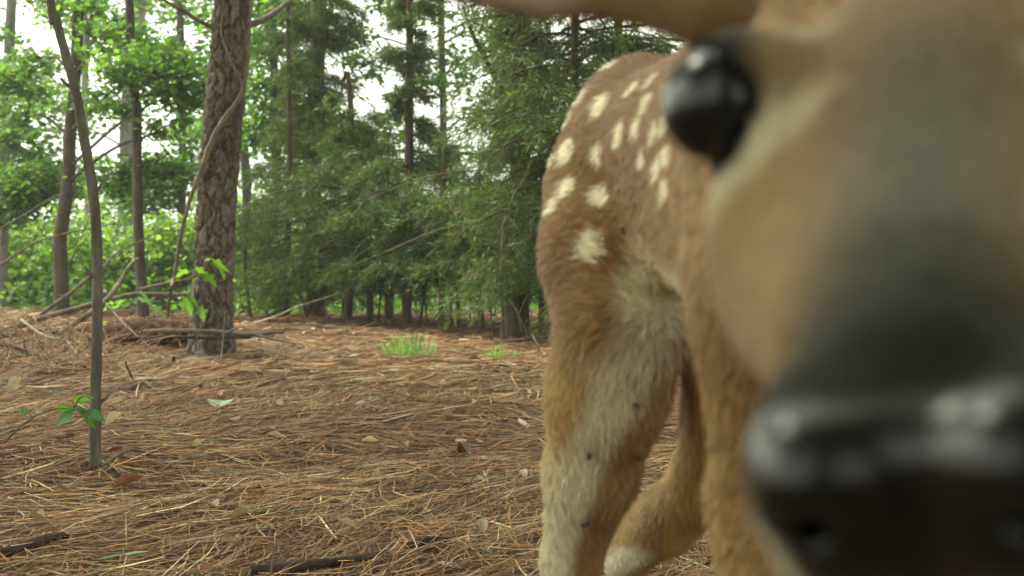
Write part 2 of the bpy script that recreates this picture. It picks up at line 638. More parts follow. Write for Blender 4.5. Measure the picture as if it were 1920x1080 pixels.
def make_tree(name, label, cat, path, r0, r1, mat, group=None, sides=10, n=60, rough=0.07, sink=0.06, flare=1.35):
    path = np.array(path)
    path[0][2] -= sink
    root = thing(name, label, cat, path[0], group)
    pts = spline(path, n)
    t = np.linspace(0, 1, n)
    r = r0 + (r1 - r0) * t
    hgt = pts[:, 2] - pts[0, 2]
    r = r * (1 + (flare - 1) * np.exp(-hgt / (r0 * 2.5)))
    V, Q, T = tube(pts, r, sides, rough)
    mb = MB()
    mb.add(V, Q, T)
    obj('trunk', mb.mesh('trunk', mat), root)
    return root, pts, r


def at_height(pts, z):
    i = int(np.argmin(np.abs(pts[:, 2] - z)))
    return pts[i]


def limb(root, pts, r0, r1, mat, name='limb', sides=6, rough=0.1, n=14):
    mb = MB()
    mb.add(*tube(spline(pts, n), np.linspace(r0, r1, n), sides, rough))
    return obj(name, mb.mesh(name, mat), root)


def cluster_pts(c, rad, n, g, clumps=None, flat=0.35, csize=0.16):
    """leaf places: flattened sprays spread through an ellipsoid"""
    k = clumps or max(4, n // 26)
    u = rand_unit(k, g) * g.uniform(0.15, 1, k)[:, None] ** 0.45
    cc = c + u * np.array(rad)
    who = g.integers(0, k, n)
    sc = g.uniform(0.5, 1.4, k)[:, None] * csize
    return cc[who] + g.normal(size=(n, 3)) * np.array([1, 1, flat]) * sc[who] * 0.7, cc


def crown(root, clusters, g, mat=M_leaf, base=(0.072, 0.165, 0.030), size=0.07, yellow=0.5, var=0.35, trunk_pts=None, twig_mat=None, csize=0.16, name='crown', upbias=0.8):
    """clusters: (centre, radii, leaf count); a limb runs from the trunk into each"""
    mb = MB()
    tw = MB()
    for c, rad, n in clusters:
        pts, cc = cluster_pts(np.array(c), rad, n, g, csize=csize)
        V, Q, C = leaf_cloud(pts, size, upbias, 0.3, g, base, var, 0.34, yellow)
        mb.add(V, Q, cols=C)
        if trunk_pts is not None:
            a = trunk_pts[int(np.argmin(np.abs(trunk_pts[:, 2] - (c[2] - 0.35 * np.hypot(*(np.array(c)[:2] - trunk_pts[len(trunk_pts) // 2][:2]))))))]
            m = (a + np.array(c)) / 2 + np.array([0, 0, 0.08])
            limb(root, [a, m, np.array(c)], 0.018, 0.006, twig_mat)
            for q in cc[:: max(1, len(cc) // 14)]:
                V, Q, T = tube(spline([np.array(c) * 0.6 + m * 0.4, (np.array(c) + q) / 2 + [0, 0, .03], q], 6), [0.005, 0.0022], 4)
                tw.add(V, Q, T)
    o = obj(name, mb.mesh(name, mat), root)
    o['kind'] = 'stuff'
    if tw.n:
        t = obj('twigs', tw.mesh('twigs', twig_mat), root)
        t['kind'] = 'stuff'
    return o


# ------------------------------------------------------------------ the big pine with plated bark
def build_pine():
    base = G(397, 668)
    d = float(np.dot(base - CAM, FWD))
    path = grow(trunk_path([(397, 668), (398, 600), (403, 480), (408, 360), (415, 270), (423, 180), (430, 90), (437, 0), (443, -80)], d, base), 9.0)
    path[0][2] -= 0.12
    root = thing('pine_tree', 'large pine tree with plated grey-brown bark and a vine across it', 'tree', path[0])
    tl = np.r_[np.linspace(0, 0.32, 400), np.linspace(0.32, 1, 50)[1:]]
    dense = spline(path, 4000)
    arc = np.r_[0, np.cumsum(np.linalg.norm(np.diff(dense, axis=0), axis=1))]
    arc /= arc[-1]
    pts = np.stack([np.interp(tl, arc, dense[:, k]) for k in range(3)], -1)
    hgt = pts[:, 2] - pts[0, 2] - 0.12
    r = np.interp(hgt, [0, 0.15, 0.4, 1.0, 2.2, 9], [0.122, 0.104, 0.100, 0.098, 0.088, 0.04])
    ns = 132
    th = np.linspace(0, 2 * math.pi, ns, endpoint=False)
    TH, H = np.meshgrid(th, hgt)
    per = 15
    wob = 0.5 * fractal(TH, H, 9, 0.06, 1)
    wou = 0.9 * fractal(TH, H, 12, 0.05, 2)
    e1, id1 = voronoi(TH / (2 * math.pi) * per + wou, H / 0.13 + wob, per)
    e2, id2 = voronoi(TH / (2 * math.pi) * per * 4 + wou * 2, H / 0.030 + wob * 2, per * 4, 5)
    fine = fractal(TH, H, 60, 0.02, 3)
    broad = fractal(TH, H, 5, 0.25, 4)
    g = np.random.default_rng(2)
    plate = smooth(-0.02, 0.34, e1 + 0.22 * fine)
    disp = 0.013 * plate + 0.006 * (id1 - 0.5) * plate + 0.004 * smooth(0.03, 0.3, e2) * plate + 0.003 * (id2 - 0.5) + 0.004 * fine + g.normal(0, 0.0006, e1.shape)
    ridge = 1 + 0.02 * np.sin(3 * TH + H * 1.2) + 0.10 * np.exp(-np.clip(H, 0, 9) / 0.10) * np.cos(4 * TH + 0.6)
    R = r[:, None] * ridge - 0.012 + disp
    tan = nrm(np.gradient(pts, axis=0))
    a = nrm(np.cross(tan, np.array([0.0, 1.0, 0.05])))
    b = np.cross(tan, a)
    V = pts[:, None] + R[..., None] * (np.cos(TH)[..., None] * a[:, None] + np.sin(TH)[..., None] * b[:, None])
    n = len(pts)
    i = np.arange(n - 1)[:, None] * ns
    j = np.arange(ns)[None]
    Q = np.stack([i + j, i + (j + 1) % ns, i + ns + (j + 1) % ns, i + ns + j], -1).reshape(-1, 4)
    tone = np.array([0.135, 0.118, 0.098]) * (0.85 + 0.3 * id1[..., None]) * (0.8 + 0.4 * id2[..., None])
    red = np.array([0.15, 0.085, 0.055])
    k = ((id2 > 0.72) * 0.55)[..., None]
    tone = tone * (1 - k) + red * k
    lich = (smooth(0.55, 0.9, id1 * 0.5 + id2 * 0.5) * 0.4)[..., None]
    tone = tone * (1 - lich) + np.array([0.20, 0.20, 0.175]) * lich
    crack = np.array([0.066, 0.050, 0.038])
    tone = tone * (1 + 0.5 * broad[..., None]) * (1 + 0.5 * fine[..., None])
    C = crack + (tone - crack) * np.clip(plate, 0, 1)[..., None]
    obj('trunk', make_mesh('trunk', V.reshape(-1, 3), Q, mat=M_pine, cols=C.reshape(-1, 3)), root)
    # dead twig stub to the left, a live branch to the right
    limb(root, [P(400, 52, d), P(372, 38, d - .05), P(340, 18, d - .1), P(303, -2, d - .12), P(270, -25, d - .15)], 0.013, 0.005, M_dead, 'dead_branch')
    limb(root, [P(455, 48, d), P(490, 38, d + .2), P(530, 12, d + .5), P(560, -20, d + .8)], 0.02, 0.012, M_dead, 'dead_branch')
    # crown high above the picture
    g = np.random.default_rng(4)
    mb = MB()
    top = pts[-1]
    for k in range(26):
        z = g.uniform(5.5, 9.2)
        p0 = at_height(pts, z)
        az = g.uniform(0, 6.28)
        L = g.uniform(0.9, 2.0)
        tip = p0 + np.array([math.cos(az) * L, math.sin(az) * L, g.uniform(0.1, 0.6)])
        limb(root, [p0, (p0 + tip) / 2 + [0, 0, 0.05], tip], 0.025, 0.008, M_dead)
        for q in range(7):
            c = p0 + (tip - p0) * g.uniform(0.45, 1.05) + g.normal(0, 0.18, 3)
            D = rand_unit(60, g)
            Vn, Qn, Cn = spray_cloud(np.repeat(c[None], 60, 0), D, g.uniform(0.14, 0.24, 60), 0.006, g, (0.05, 0.10, 0.03))
            mb.add(Vn, Qn, cols=Cn)
    o = obj('crown', mb.mesh('crown', M_cedar), root)
    o['kind'] = 'stuff'
    # the vine that climbs it
    def vp(px, py, off):
        return P(px, py, d - off)
    vine = thing('woody_vine', 'bare tan woody vine winding up across the large pine trunk', 'vine', G(310, 612))
    b0 = G(310, 612)
    main = [b0 - [0, 0, .03], vp(318, 560, .05), vp(327, 515, .08), vp(338, 450, .10), vp(349, 400, .12), vp(360, 362, .13), vp(376, 325, .135), vp(392, 275, .135), vp(415, 232, .135), vp(438, 200, .13), vp(455, 170, .12), vp(462, 140, .10), vp(466, 80, .085), vp(470, 20, .075), vp(473, -60, .07)]
    mb = MB()
    mb.add(*tube(spline(main, 120), [0.008, 0.010, 0.011, 0.0135, 0.013, 0.009, 0.007], 8, 0.22))
    obj('stem', mb.mesh('stem', M_vine), vine)
    mb = MB()
    mb.add(*tube(spline([vp(457, 165, .12), vp(447, 142, .125), vp(432, 112, .13), vp(424, 92, .125), vp(415, 62, .12), vp(417, 20, .12), vp(420, -50, .11)], 40), [0.007, 0.006, 0.004], 6, 0.15))
    obj('side_shoot', mb.mesh('side_shoot', M_vine), vine)
    mb = MB()
    mb.add(*tube(spline([vp(428, 104, .125), vp(438, 95, .12), vp(445, 75, .115)], 12), [0.0035, 0.002], 5, 0.1))
    obj('side_shoot', mb.mesh('side_shoot', M_vine), vine)


build_pine()


# ------------------------------------------------------------------ slender broadleaf trees on the left
gA = np.random.default_rng(31)


def cl(px, py, d, rx, ry, n, deep=1.0):
    s = d / FPX
    return (P(px, py, d), (rx * s, max(rx, ry) * s * deep, ry * s), n)


b0 = G(178, 902)
d0 = float(np.dot(b0 - CAM, FWD))
root, pts, _ = make_tree('sapling', 'thin bare grey sapling bending left, rising from the pine straw', 'sapling',
                         grow(trunk_path([(178, 902), (179, 800), (180, 700), (182, 600), (183, 520), (181, 440), (174, 360), (160, 270), (144, 180), (122, 100), (104, 30), (92, -40)], d0, b0), 2.2),
                         0.0135, 0.009, M_bark_grey, n=200, sides=14, rough=0.09, flare=1.7)
for zz, az in ((.18, .4), (.31, 2.6), (.47, 4.0), (.66, 1.2), (.9, 3.3)):
    q_ = at_height(pts, zz)
    limb(root, [q_, q_ + np.array([math.cos(az) * .02, math.sin(az) * .02, .012]), q_ + np.array([math.cos(az) * .032, math.sin(az) * .032, .026])], .006, .003, M_bark_grey, 'stub', n=6)
limb(root, [pts[-12], pts[-12] + np.array([-.12, .05, .10]), pts[-12] + np.array([-.25, .1, .14])], .004, .002, M_bark_grey)
crown(root, [(pts[-1] + np.array([-.05, .1, .1]), (.22, .22, .12), 70), (pts[-18] + np.array([-.10, .12, .2]), (.12, .12, .07), 26)], gA, size=0.07, trunk_pts=None, csize=.1)

def foot(px, d):
    p = P(px, 570, d)
    p[2] = float(gh(p[0], p[1]))
    return p


d1 = 10.9
b1 = foot(117, d1)
root, pts, _ = make_tree('young_tree', 'dark slender tree curving upward behind the thin grey sapling', 'tree',
                         grow(trunk_path([(117, 574), (113, 500), (112, 450), (120, 395), (129, 330), (131, 260), (138, 180), (143, 100), (146, 30), (149, -40)], d1, b1), 6.0),
                         0.064, 0.04, M_bark_dark, n=120, sides=12, rough=0.06)
crown(root, [cl(285, 130, d1 - .8, 100, 45, 1500), cl(345, 165, d1 - 1, 60, 45, 800), cl(215, 75, d1 - .5, 60, 40, 650), cl(205, 195, d1 - .4, 55, 30, 420),
             cl(75, 110, d1 + .4, 50, 24, 330), cl(40, 215, d1 + .3, 35, 40, 260), cl(95, 330, d1 + .5, 60, 30, 500), cl(190, 20, d1, 50, 20, 220), cl(310, 245, d1 - .6, 40, 25, 150),
             cl(90, 10, d1, 50, 18, 160)],
      gA, size=0.065, trunk_pts=pts, twig_mat=M_bark_dark)

d2 = 10.2
b2 = foot(268, d2)
root, pts, _ = make_tree('young_tree', 'dark slender straight tree between the thin grey sapling and the large pine', 'tree',
                         grow(trunk_path([(268, 598), (266, 540), (261, 460), (258, 380), (257, 300), (256, 200), (250, 150), (245, 80), (243, 0), (241, -60)], d2, b2), 5.5),
                         0.045, 0.030, M_bark_dark, n=110, sides=12, rough=0.06)
crown(root, [cl(290, 310, d2 + .3, 35, 25, 220), cl(230, 330, d2 + .4, 50, 35, 480), cl(330, 330, d2 + .5, 45, 30, 360), cl(265, -30, d2, 80, 30, 300)],
      gA, size=0.065, trunk_pts=pts, twig_mat=M_bark_dark, base=(0.06, 0.14, 0.028))

d3 = 12.5
b3 = foot(2, d3)
root, pts, _ = make_tree('young_tree', 'pale grey slender tree draped in leaves at the edge of the woods', 'tree',
                         grow(trunk_path([(2, 566), (4, 450), (6, 340), (11, 200), (18, 80), (22, 0), (24, -50)], d3, b3), 6.5),
                         0.06, 0.045, M_bark_pale, n=80, sides=12)
crown(root, [cl(20, 150, d3 - .5, 50, 35, 480), cl(-20, 60, d3, 50, 35, 220), cl(25, 280, d3 - .6, 45, 40, 460), cl(60, 345, d3 - .7, 70, 45, 1000), cl(10, 380, d3 - 1, 60, 50, 900), cl(-60, 230, d3, 70, 90, 900), cl(65, 175, d3, 40, 22, 220)],
      gA, size=0.075, trunk_pts=pts, twig_mat=M_bark_pale)

# pale tall trunks standing farther back
for (bx, by, tx, dd, r, lab) in ((218, 545, 262, 21.0, 0.15, 'tall pale grey trunk standing far behind the slender dark trees'),
                                 (158, 540, 166, 24.0, 0.075, 'thin pale trunk far off behind the thin grey sapling'),
                                 (556, 540, 553, 19.0, 0.075, 'pale brown trunk standing behind the dense cedars'),
                                 (455, 545, 462, 15.0, 0.06, 'dark straight trunk half hidden by leaves behind the large pine'),
                                 (-60, 540, -40, 20.0, 0.12, 'tall grey trunk at the edge of the far woods')):
    bb = P(bx, by, dd)
    bb[2] = float(gh(bb[0], bb[1]))
    tp = P(tx, -10, dd)
    root, pts, _ = make_tree('forest_tree', lab, 'tree', grow([bb, bb * .66 + tp * .34 + [.04, 0, 0], bb * .33 + tp * .67 - [.05, 0, 0], tp], 9.0), r, r * .65, M_bark_dark if 'dark' in lab.split()[0] else M_bark_pale, n=60)
    cs = []
    for k in range(7):
        p = at_height(pts, gA.uniform(2.0, 8.5)) + gA.normal(0, 0.9, 3) * [1, 1, .3]
        cs.append((p, (1.1, 1.1, 0.5), 380))
    crown(root, cs, gA, size=0.12, trunk_pts=pts, twig_mat=M_bark_dark, csize=.34, base=(0.065, 0.16, 0.03))

# broadleaf trees right of the pine, seen between the pine and the cedars
for (bx, by, dd, clus, lab) in (
    (505, 560, 13.0, [(500, 90, 45, 40, 700), (530, 190, 40, 40, 600), (480, 240, 35, 40, 520), (520, 20, 60, 30, 700), (475, 160, 25, 30, 260), (560, 260, 60, 40, 700)], 'leafy broadleaf tree growing between the large pine and the cedars'),
    (330, 560, 14.5, [(330, 260, 40, 25, 150), (300, 330, 70, 40, 900), (370, 300, 50, 40, 500), (260, 370, 70, 40, 900), (350, 130, 40, 25, 200)], 'leafy broadleaf tree growing behind the large pine'),
    (820, 560, 15.0, [(870, 120, 60, 30, 420), (820, 160, 60, 30, 380), (900, 220, 45, 28, 240), (690, 120, 45, 35, 340), (720, 250, 45, 35, 320), (930, 60, 70, 35, 420), (640, 60, 60, 40, 460), (760, 20, 90, 25, 520), (850, 295, 90, 25, 420)], 'open broadleaf tree whose leaves fill the gaps behind the cedars')):
    bb = P(bx, by, dd)
    bb[2] = float(gh(bb[0], bb[1]))
    tp = P(bx + 6, -20, dd)
    root, pts, _ = make_tree('broadleaf_tree', lab, 'tree', grow([bb, bb * .6 + tp * .4 + [.06, 0, 0], tp], 6.5), 0.05, 0.03, M_bark_dark, n=60)
    crown(root, [cl(a, b, dd, c, e, n) for a, b, c, e, n in clus], gA, size=0.075, trunk_pts=pts, twig_mat=M_bark_dark, csize=.18)


# ------------------------------------------------------------------ cedars
def cedar(name, label, px, py, top_px, r0, H, zs, lens, nb, tw, sp, seed, dead=(), group=None, up=0.0):
    """zs / lens: branch length against height"""
    g = np.random.default_rng(seed)
    b = G(px, py)
    d = float(np.dot(b - CAM, FWD))
    tp = P(top_px, 0, d)
    if H < tp[2]:
        tp = b + (tp - b) * (H - b[2]) / (tp[2] - b[2])
    mid = b * .5 + tp * .5 + np.array([g.normal(0, .03), 0, 0])
    root, pts, _ = make_tree(name, label, 'tree', grow([b, mid, tp], H), r0, r0 * 0.35, M_cedar_bark, n=90, sides=12, rough=0.09, group=group)
    mb, bo = MB(), MB()
    CC, DD = [], []
    ncol = nb // 3 if H > 4 else 0
    for k in range(nb + ncol):
        z = zs[0] + (min(H - 0.1, zs[-1]) - zs[0]) * g.uniform() ** 1.6 if k < nb else g.uniform(1.3, 2.9)
        Lb = float(np.interp(z, zs, lens)) * g.uniform(0.6, 1.25)
        p0 = at_height(pts, z)
        az = g.uniform(0, 2 * math.pi)
        dr = np.array([math.cos(az), math.sin(az), 0])
        rise = g.uniform(-0.08, 0.3) + up
        t = np.linspace(0, 1, 9)[:, None]
        br = p0 + dr * Lb * t + np.array([0, 0, 1.0]) * Lb * (rise * t - g.uniform(0.2, 0.5) * t ** 2) + g.normal(0, 0.012, (9, 3)) * t
        V, Q, T = tube(br, [0.011 * Lb + 0.003, 0.003], 5)
        bo.add(V, Q, T)
        for q in range(tw):
            s = g.uniform(0.2, 1.0)
            c = br[min(8, int(s * 8))] + (br[min(8, int(s * 8) + 1)] - br[min(8, int(s * 8))]) * g.uniform()
            lat = np.cross(dr, [0, 0, 1.0]) * g.choice([-1, 1])
            td = nrm(dr * g.uniform(0.3, 1.0) + lat * g.uniform(0.2, 1.0) + np.array([0, 0, g.uniform(-0.55, 0.25)]))
            tl = g.uniform(0.12, 0.34) * (1.15 - 0.4 * s) * min(1.0, 0.25 + Lb)
            u = g.uniform(0.05, 1.0, sp)[:, None]
            CC.append(c + td * tl * u - np.array([0, 0, 1.0]) * tl * 0.3 * u ** 2 + g.normal(0, 0.018, (sp, 3)))
            DD.append(td + g.normal(0, 0.55, (sp, 3)) + np.array([0, 0, -0.25]))
            if q % 4 == 0:
                V, Q, T = tube(np.array([c, c + td * tl * .5 - [0, 0, tl * .07], c + td * tl - [0, 0, tl * .3]]), [0.003, 0.0015], 3, cap=False)
                bo.add(V, Q)
    CC, DD = np.concatenate(CC), np.concatenate(DD)
    n = len(CC)
    V, Q, C = spray_cloud(CC, DD, g.uniform(0.035, 0.075, n), g.uniform(0.0058, 0.011, n), g, (0.080, 0.132, 0.036), 0.34, 0.06)
    mb.add(V, Q, cols=C)
    o = obj('crown', mb.mesh('crown', M_cedar, smooth=False), root)
    o['kind'] = 'stuff'
    o = obj('boughs', bo.mesh('boughs', M_cedar_bark), root)
    o['kind'] = 'stuff'
    for (pl, r, m) in dead:
        r = r if r > .02 else r * .55
        limb(root, [P(a, c, d + e) for a, c, e in pl], r, r * .35, m, 'dead_branch', n=24, sides=5, rough=0.12)
    return root, pts, d


cedar('cedar_tree', 'large dark cedar with the widest left-hand foliage, next to the large pine', 592, 594, 600, 0.085, 5.2,
      [0.35, 0.7, 1.1, 1.4, 1.8, 2.6, 5.2], [0.7, 1.0, 1.0, 0.6, 0.38, 0.36, 0.3], 110, 14, 34, 41,
      dead=[([(600, 470, -.1), (560, 488, -.4), (520, 497, -.8), (480, 505, -1.1)], .010, M_dead), ([(598, 330, -.1), (560, 352, -.5), (500, 372, -.9), (455, 388, -1.2)], .010, M_dead)])
cedar('cedar_tree', 'large cedar with a bent bare limb, its trunk beside the spotted fawn', 967, 632, 978, 0.082, 5.0,
      [0.35, 0.6, 0.9, 1.1, 1.3, 2.2, 5.0], [0.5, 0.8, 0.95, 0.45, 0.15, 0.18, 0.3], 90, 13, 34, 42,
      dead=[([(958, 265, 0), (950, 200, -.05), (932, 150, -.1), (908, 105, -.15), (885, 62, -.2), (868, 10, -.25)], .030, M_cedar_bark),
            ([(965, 300, -.05), (900, 318, -.4), (830, 326, -.8), (760, 345, -1.1), (690, 372, -1.4)], .012, M_dead),
            ([(965, 395, -.1), (900, 415, -.5), (820, 432, -.9), (740, 465, -1.2), (660, 498, -1.4)], .012, M_dead),
            ([(968, 212, -.05), (930, 205, -.3), (880, 212, -.6), (810, 225, -.9)], .010, M_dead),
            ([(968, 235, -.05), (920, 228, -.3), (860, 238, -.6), (790, 255, -.9)], .008, M_dead),
            ([(965, 415, -.1), (990, 405, -.4), (1025, 398, -.6), (1060, 392, -.8)], .008, M_dead_pale),
            ([(965, 500, -.05), (1000, 480, -.3), (1040, 465, -.5), (1080, 455, -.6)], .007, M_dead)])
cedar('cedar_tree', 'slender cedar with a tall green column of foliage between two large cedars', 762, 612, 768, 0.04, 4.6,
      [0.4, 0.8, 1.15, 1.35, 1.6, 4.6], [0.5, 0.9, 0.8, 0.35, 0.16, 0.25], 80, 13, 34, 43,
      dead=[([(764, 440, -.05), (800, 425, -.3), (850, 408, -.5), (900, 385, -.7)], .008, M_dead), ([(764, 300, -.05), (720, 322, -.3), (670, 342, -.5), (630, 372, -.7)], .008, M_dead)])
cedar('cedar_tree', 'narrow cedar close behind the wide one, trunk mostly hidden', 650, 605, 656, 0.035, 1.9,
      [0.4, 0.8, 1.2, 1.45, 1.8, 4.6], [0.6, 0.9, 0.6, 0.25, 0.15, 0.25], 60, 13, 34, 44)
cedar('cedar_tree', 'cedar half hidden behind the back of the spotted fawn', 1085, 642, 1078, 0.035, 4.4,
      [0.3, 0.7, 1.0, 1.6, 2.2, 4.4], [0.7, 0.9, 0.8, 0.75, 0.75, 0.3], 95, 12, 30, 45,
      dead=[([(1079, 165, -.05), (1066, 153, -.15), (1050, 158, -.25), (1036, 166, -.3)], .007, M_dead_pale), ([(1060, 148, -.18), (1048, 150, -.22), (1036, 153, -.25)], .004, M_dead_pale)])
cedar('cedar_tree', 'cedar whose top shows just above the rump of the spotted fawn', 1165, 640, 1160, 0.04, 4.4,
      [0.5, 1.0, 1.6, 2.2, 4.4], [0.6, 0.8, 1.0, 1.0, 0.3], 110, 12, 30, 46)
for i, (px, py, tx, r, H, sd_) in enumerate(((694, 603, 700, .030, 1.5, 51), (731, 607, 728, .036, 1.5, 52), (827, 615, 836, .026, 1.4, 53), (905, 622, 898, .022, 1.3, 54), (535, 592, 540, .03, 3.2, 55), (862, 616, 858, .018, 1.3, 56), (1015, 634, 1010, .022, 2.0, 57))):
    cedar('young_cedar', ('young cedar with a thin dark trunk in the shaded thicket' if i not in (4, 6) else 'young cedar close beside the wide cedar, toward the large pine' if i == 4 else 'young cedar between the bent-limbed cedar and the fawn'), px, py, tx, r, H,
          [0.5, 0.9, 1.3, 2.0, 3.5], [0.4, 0.55, 0.5, 0.35, 0.25], 30, 11, 32, sd_, group='young cedars in the thicket' if i not in (4, 6) else None)

# bare thin stems standing in the thicket
for i, (px, py, tx, ty, r) in enumerate(((580, 600, 530, 500, .014), (785, 612, 792, 490, .012), (880, 618, 890, 500, .010), (845, 616, 852, 500, .012), (930, 625, 925, 500, .010), (708, 604, 712, 520, .010), (985, 634, 965, 560, .008), (640, 604, 668, 520, .012), (806, 612, 800, 520, .009), (470, 598, 462, 420, .02))):
    b = G(px, py)
    d = float(np.dot(b - CAM, FWD))
    t = P(tx, ty, d)
    mb = MB()
    m = (b + t) / 2 + np.array([random.uniform(-.04, .04), 0, 0])
    mb.add(*tube(spline([b - [0, 0, .05], m, t, t + (t - m) * .8], 26), [r, r * .5], 7, .1))
    o = obj('bare_stem', mb.mesh('bare_stem', M_bark_dark))
    if i == 9:
        tag(o, 'thin dark upright stem standing just right of the large pine', 'stem')
    elif i == 0:
        tag(o, 'thin dark stem leaning toward the large pine at the foot of the wide cedar', 'stem')
    else:
        tag(o, 'thin bare upright stem in the dark thicket under the cedars', 'stem', 'bare stems under the cedars')

# ------------------------------------------------------------------ understory shrubs behind, and the woods beyond
gS = np.random.default_rng(61)
k = 0
for dd, pxs, hz in ((13.2, np.linspace(-40, 500, 8), (0.9, 1.3)), (16.5, np.linspace(-120, 1080, 13), (1.0, 1.6)), (20.5, np.linspace(-100, 1120, 11), (1.3, 2.2))):
    for px in pxs:
        px = px + gS.uniform(-25, 25)
        d = dd + gS.uniform(-1, 1)
        p = P(px, 560, d)
        p[2] = float(gh(p[0], p[1]))
        h = gS.uniform(*hz)
        root = thing('understory_shrub', 'bright green leafy shrub in the understory beyond the pine straw', 'shrub', p, 'understory shrubs')
        mb = MB()
        for q in range(6):
            a = gS.uniform(0, 6.28)
            tip = p + np.array([math.cos(a) * h * .35, math.sin(a) * h * .35, h * gS.uniform(.6, .95)])
            V, Q, T = tube(spline([p - [0, 0, .05], (p + tip) / 2 + gS.normal(0, .04, 3), tip], 8), [0.012, 0.004], 5)
            mb.add(V, Q, T)
        obj('stems', mb.mesh('stems', M_bark_dark), root)
        n = 1500 if dd < 18 else 900
        u = rand_unit(n // 24, gS) * gS.uniform(0.2, 1, n // 24)[:, None] ** .5
        cc = p + np.array([0, 0, h * .52]) + u * np.array([h * .55, h * .5, h * .5])
        cc[:, 2] = np.maximum(cc[:, 2], p[2] + .08)
        pts = cc[gS.integers(0, len(cc), n)] + gS.normal(0, .09, (n, 3)) * [1, 1, .5]
        V, Q, C = leaf_cloud(pts, 0.075 if dd < 18 else 0.10, .75, .3, gS, (0.105, 0.205, 0.030), .35, .34, .65)
        mb = MB()
        mb.add(V, Q, cols=C)
        o = obj('foliage', mb.mesh('foliage', M_leaf), root)
        o['kind'] = 'stuff'


def build_far_woods():
    g = np.random.default_rng(71)
    mb = MB()
    n = 22000
    d = np.sqrt(g.uniform(27 ** 2, 55 ** 2, n))
    k = 700
    cx = g.uniform(-.62, .62, k)
    cd = np.sqrt(g.uniform(27 ** 2, 55 ** 2, k))
    top = 1.9 + 0.8 * np.sin(cx * 23 + 1) + 0.7 * np.sin(cx * 51)
    cz = g.uniform(0, 1, k) ** 1.3 * np.clip(top, 1.2, 9) * cd / 30
    C = np.stack([cx * cd, cd, cz + gh(cx * cd, cd)], -1)
    who = g.integers(0, k, n)
    pts = C[who] + g.normal(size=(n, 3)) * np.array([.9, .9, .4]) * (cd[who] / 40)[:, None]
    V, Q, Cc = leaf_cloud(pts, 0.29, .7, .3, g, (0.09, 0.18, 0.032), .4, .36, .6)
    mb.add(V, Q, cols=Cc)
    o = obj('far_woods', mb.mesh('far_woods', M_leaf))
    o['kind'] = 'stuff'
    tag(o, 'sunlit green mass of distant woodland leaves behind all the trees', 'woods')


build_far_woods()


def build_ground_cover():
    g = np.random.default_rng(72)
    n = 9000
    y = g.uniform(11.3, 24, n)
    x = g.uniform(-.6, .6, n) * y
    keep = (x < -0.05 * y) | (y > 12.3)
    x, y = x[keep], y[keep]
    pts = np.stack([x, y, gh(x, y) + g.uniform(.03, .3, len(x))], -1)
    V, Q, C = leaf_cloud(pts, .09, .8, .2, g, (0.08, 0.18, 0.03), .35, .36, .5)
    o = obj('ground_cover', make_mesh('ground_cover', V, Q, mat=M_leaf, cols=C))
    o['kind'] = 'stuff'
    tag(o, 'low green leafy ground cover beyond the edge of the pine straw', 'ground cover')


build_ground_cover()


# ------------------------------------------------------------------ unseen trees added around the camera so their crowns shade the clearing
gC = np.random.default_rng(77)
for (x, y, ox, oy, lab) in ((0.05, -0.42, 0.4, 1.0, 'unseen pine trunk added directly behind the trail camera'), (-4.6, 1.2, 1.5, 1.2, 'unseen tall tree added beside the clearing, level with the fawn'), (-3.2, -2.6, 1.0, 1.5, 'unseen tall tree added behind the clearing on the sapling side'),
                            (3.4, -2.2, -.6, 1.2, 'unseen tall tree added behind the clearing on the fawn side'), (4.4, 2.2, -1.4, .6, 'unseen tall tree added beside the clearing behind the fawn'), (5.6, 6.2, -1.6, 0, 'unseen tall tree added beside the cedar thicket'), (-6.4, 5.6, 1.6, 0, 'unseen tall tree added beside the brush pile'),
                            (1.2, -5.2, 0, .5, 'unseen tall tree added deep in the woods behind the camera'), (-6.2, -1.6, .5, .5, 'unseen tall tree added in the woods far to the side of the brush pile')):
    b = np.array([x, y, float(gh(x, y))])
    tp = b + np.array([gC.normal(0, .2), gC.normal(0, .2), 9.5])
    root, pts, _ = make_tree('unseen_shade_tree', lab, 'tree', [b, (b + tp) / 2 + [.1, .05, 0], tp], 0.13, 0.05, M_bark_dark, n=40)
    cs = []
    for k in range(9):
        p = at_height(pts, gC.uniform(4.3, 9.0)) + np.array([ox, oy, 0]) * gC.uniform(0, 1.2) + gC.normal(0, 1.1, 3) * [1, 1, .2]
        cs.append((p, (1.3, 1.3, .5), 260))
    crown(root, cs, gC, size=0.24, trunk_pts=pts, twig_mat=M_bark_dark, csize=.5, base=(0.065, 0.15, 0.03))
# ================================================================== fallen wood and small plants
def stick(name, label, pts, r0, r1, mat, cat='branch', n=40, sides=8, rough=0.12, group=None, forks=()):
    root = None
    if forks:
        root = thing(name, label, cat, pts[0], group)
        limb(root, pts, r0, r1, mat, 'stem', sides, rough, n)
        for fp, fr in forks:
            limb(root, fp, fr, fr * .4, mat, 'twig', 5, rough, 16)
        return root
    mb = MB()
    p = spline(pts, n)
    c = p[0].copy()
    V, Q, T = tube(p, np.linspace(r0, r1, n), sides, rough)
    mb.add(V - c, Q, T)
    o = obj(name, mb.mesh(name, mat), loc=[float(v) for v in c])
    return tag(o, label, cat, group)


def g_(px, py, lift=0.012):
    return G(px, py, lift)


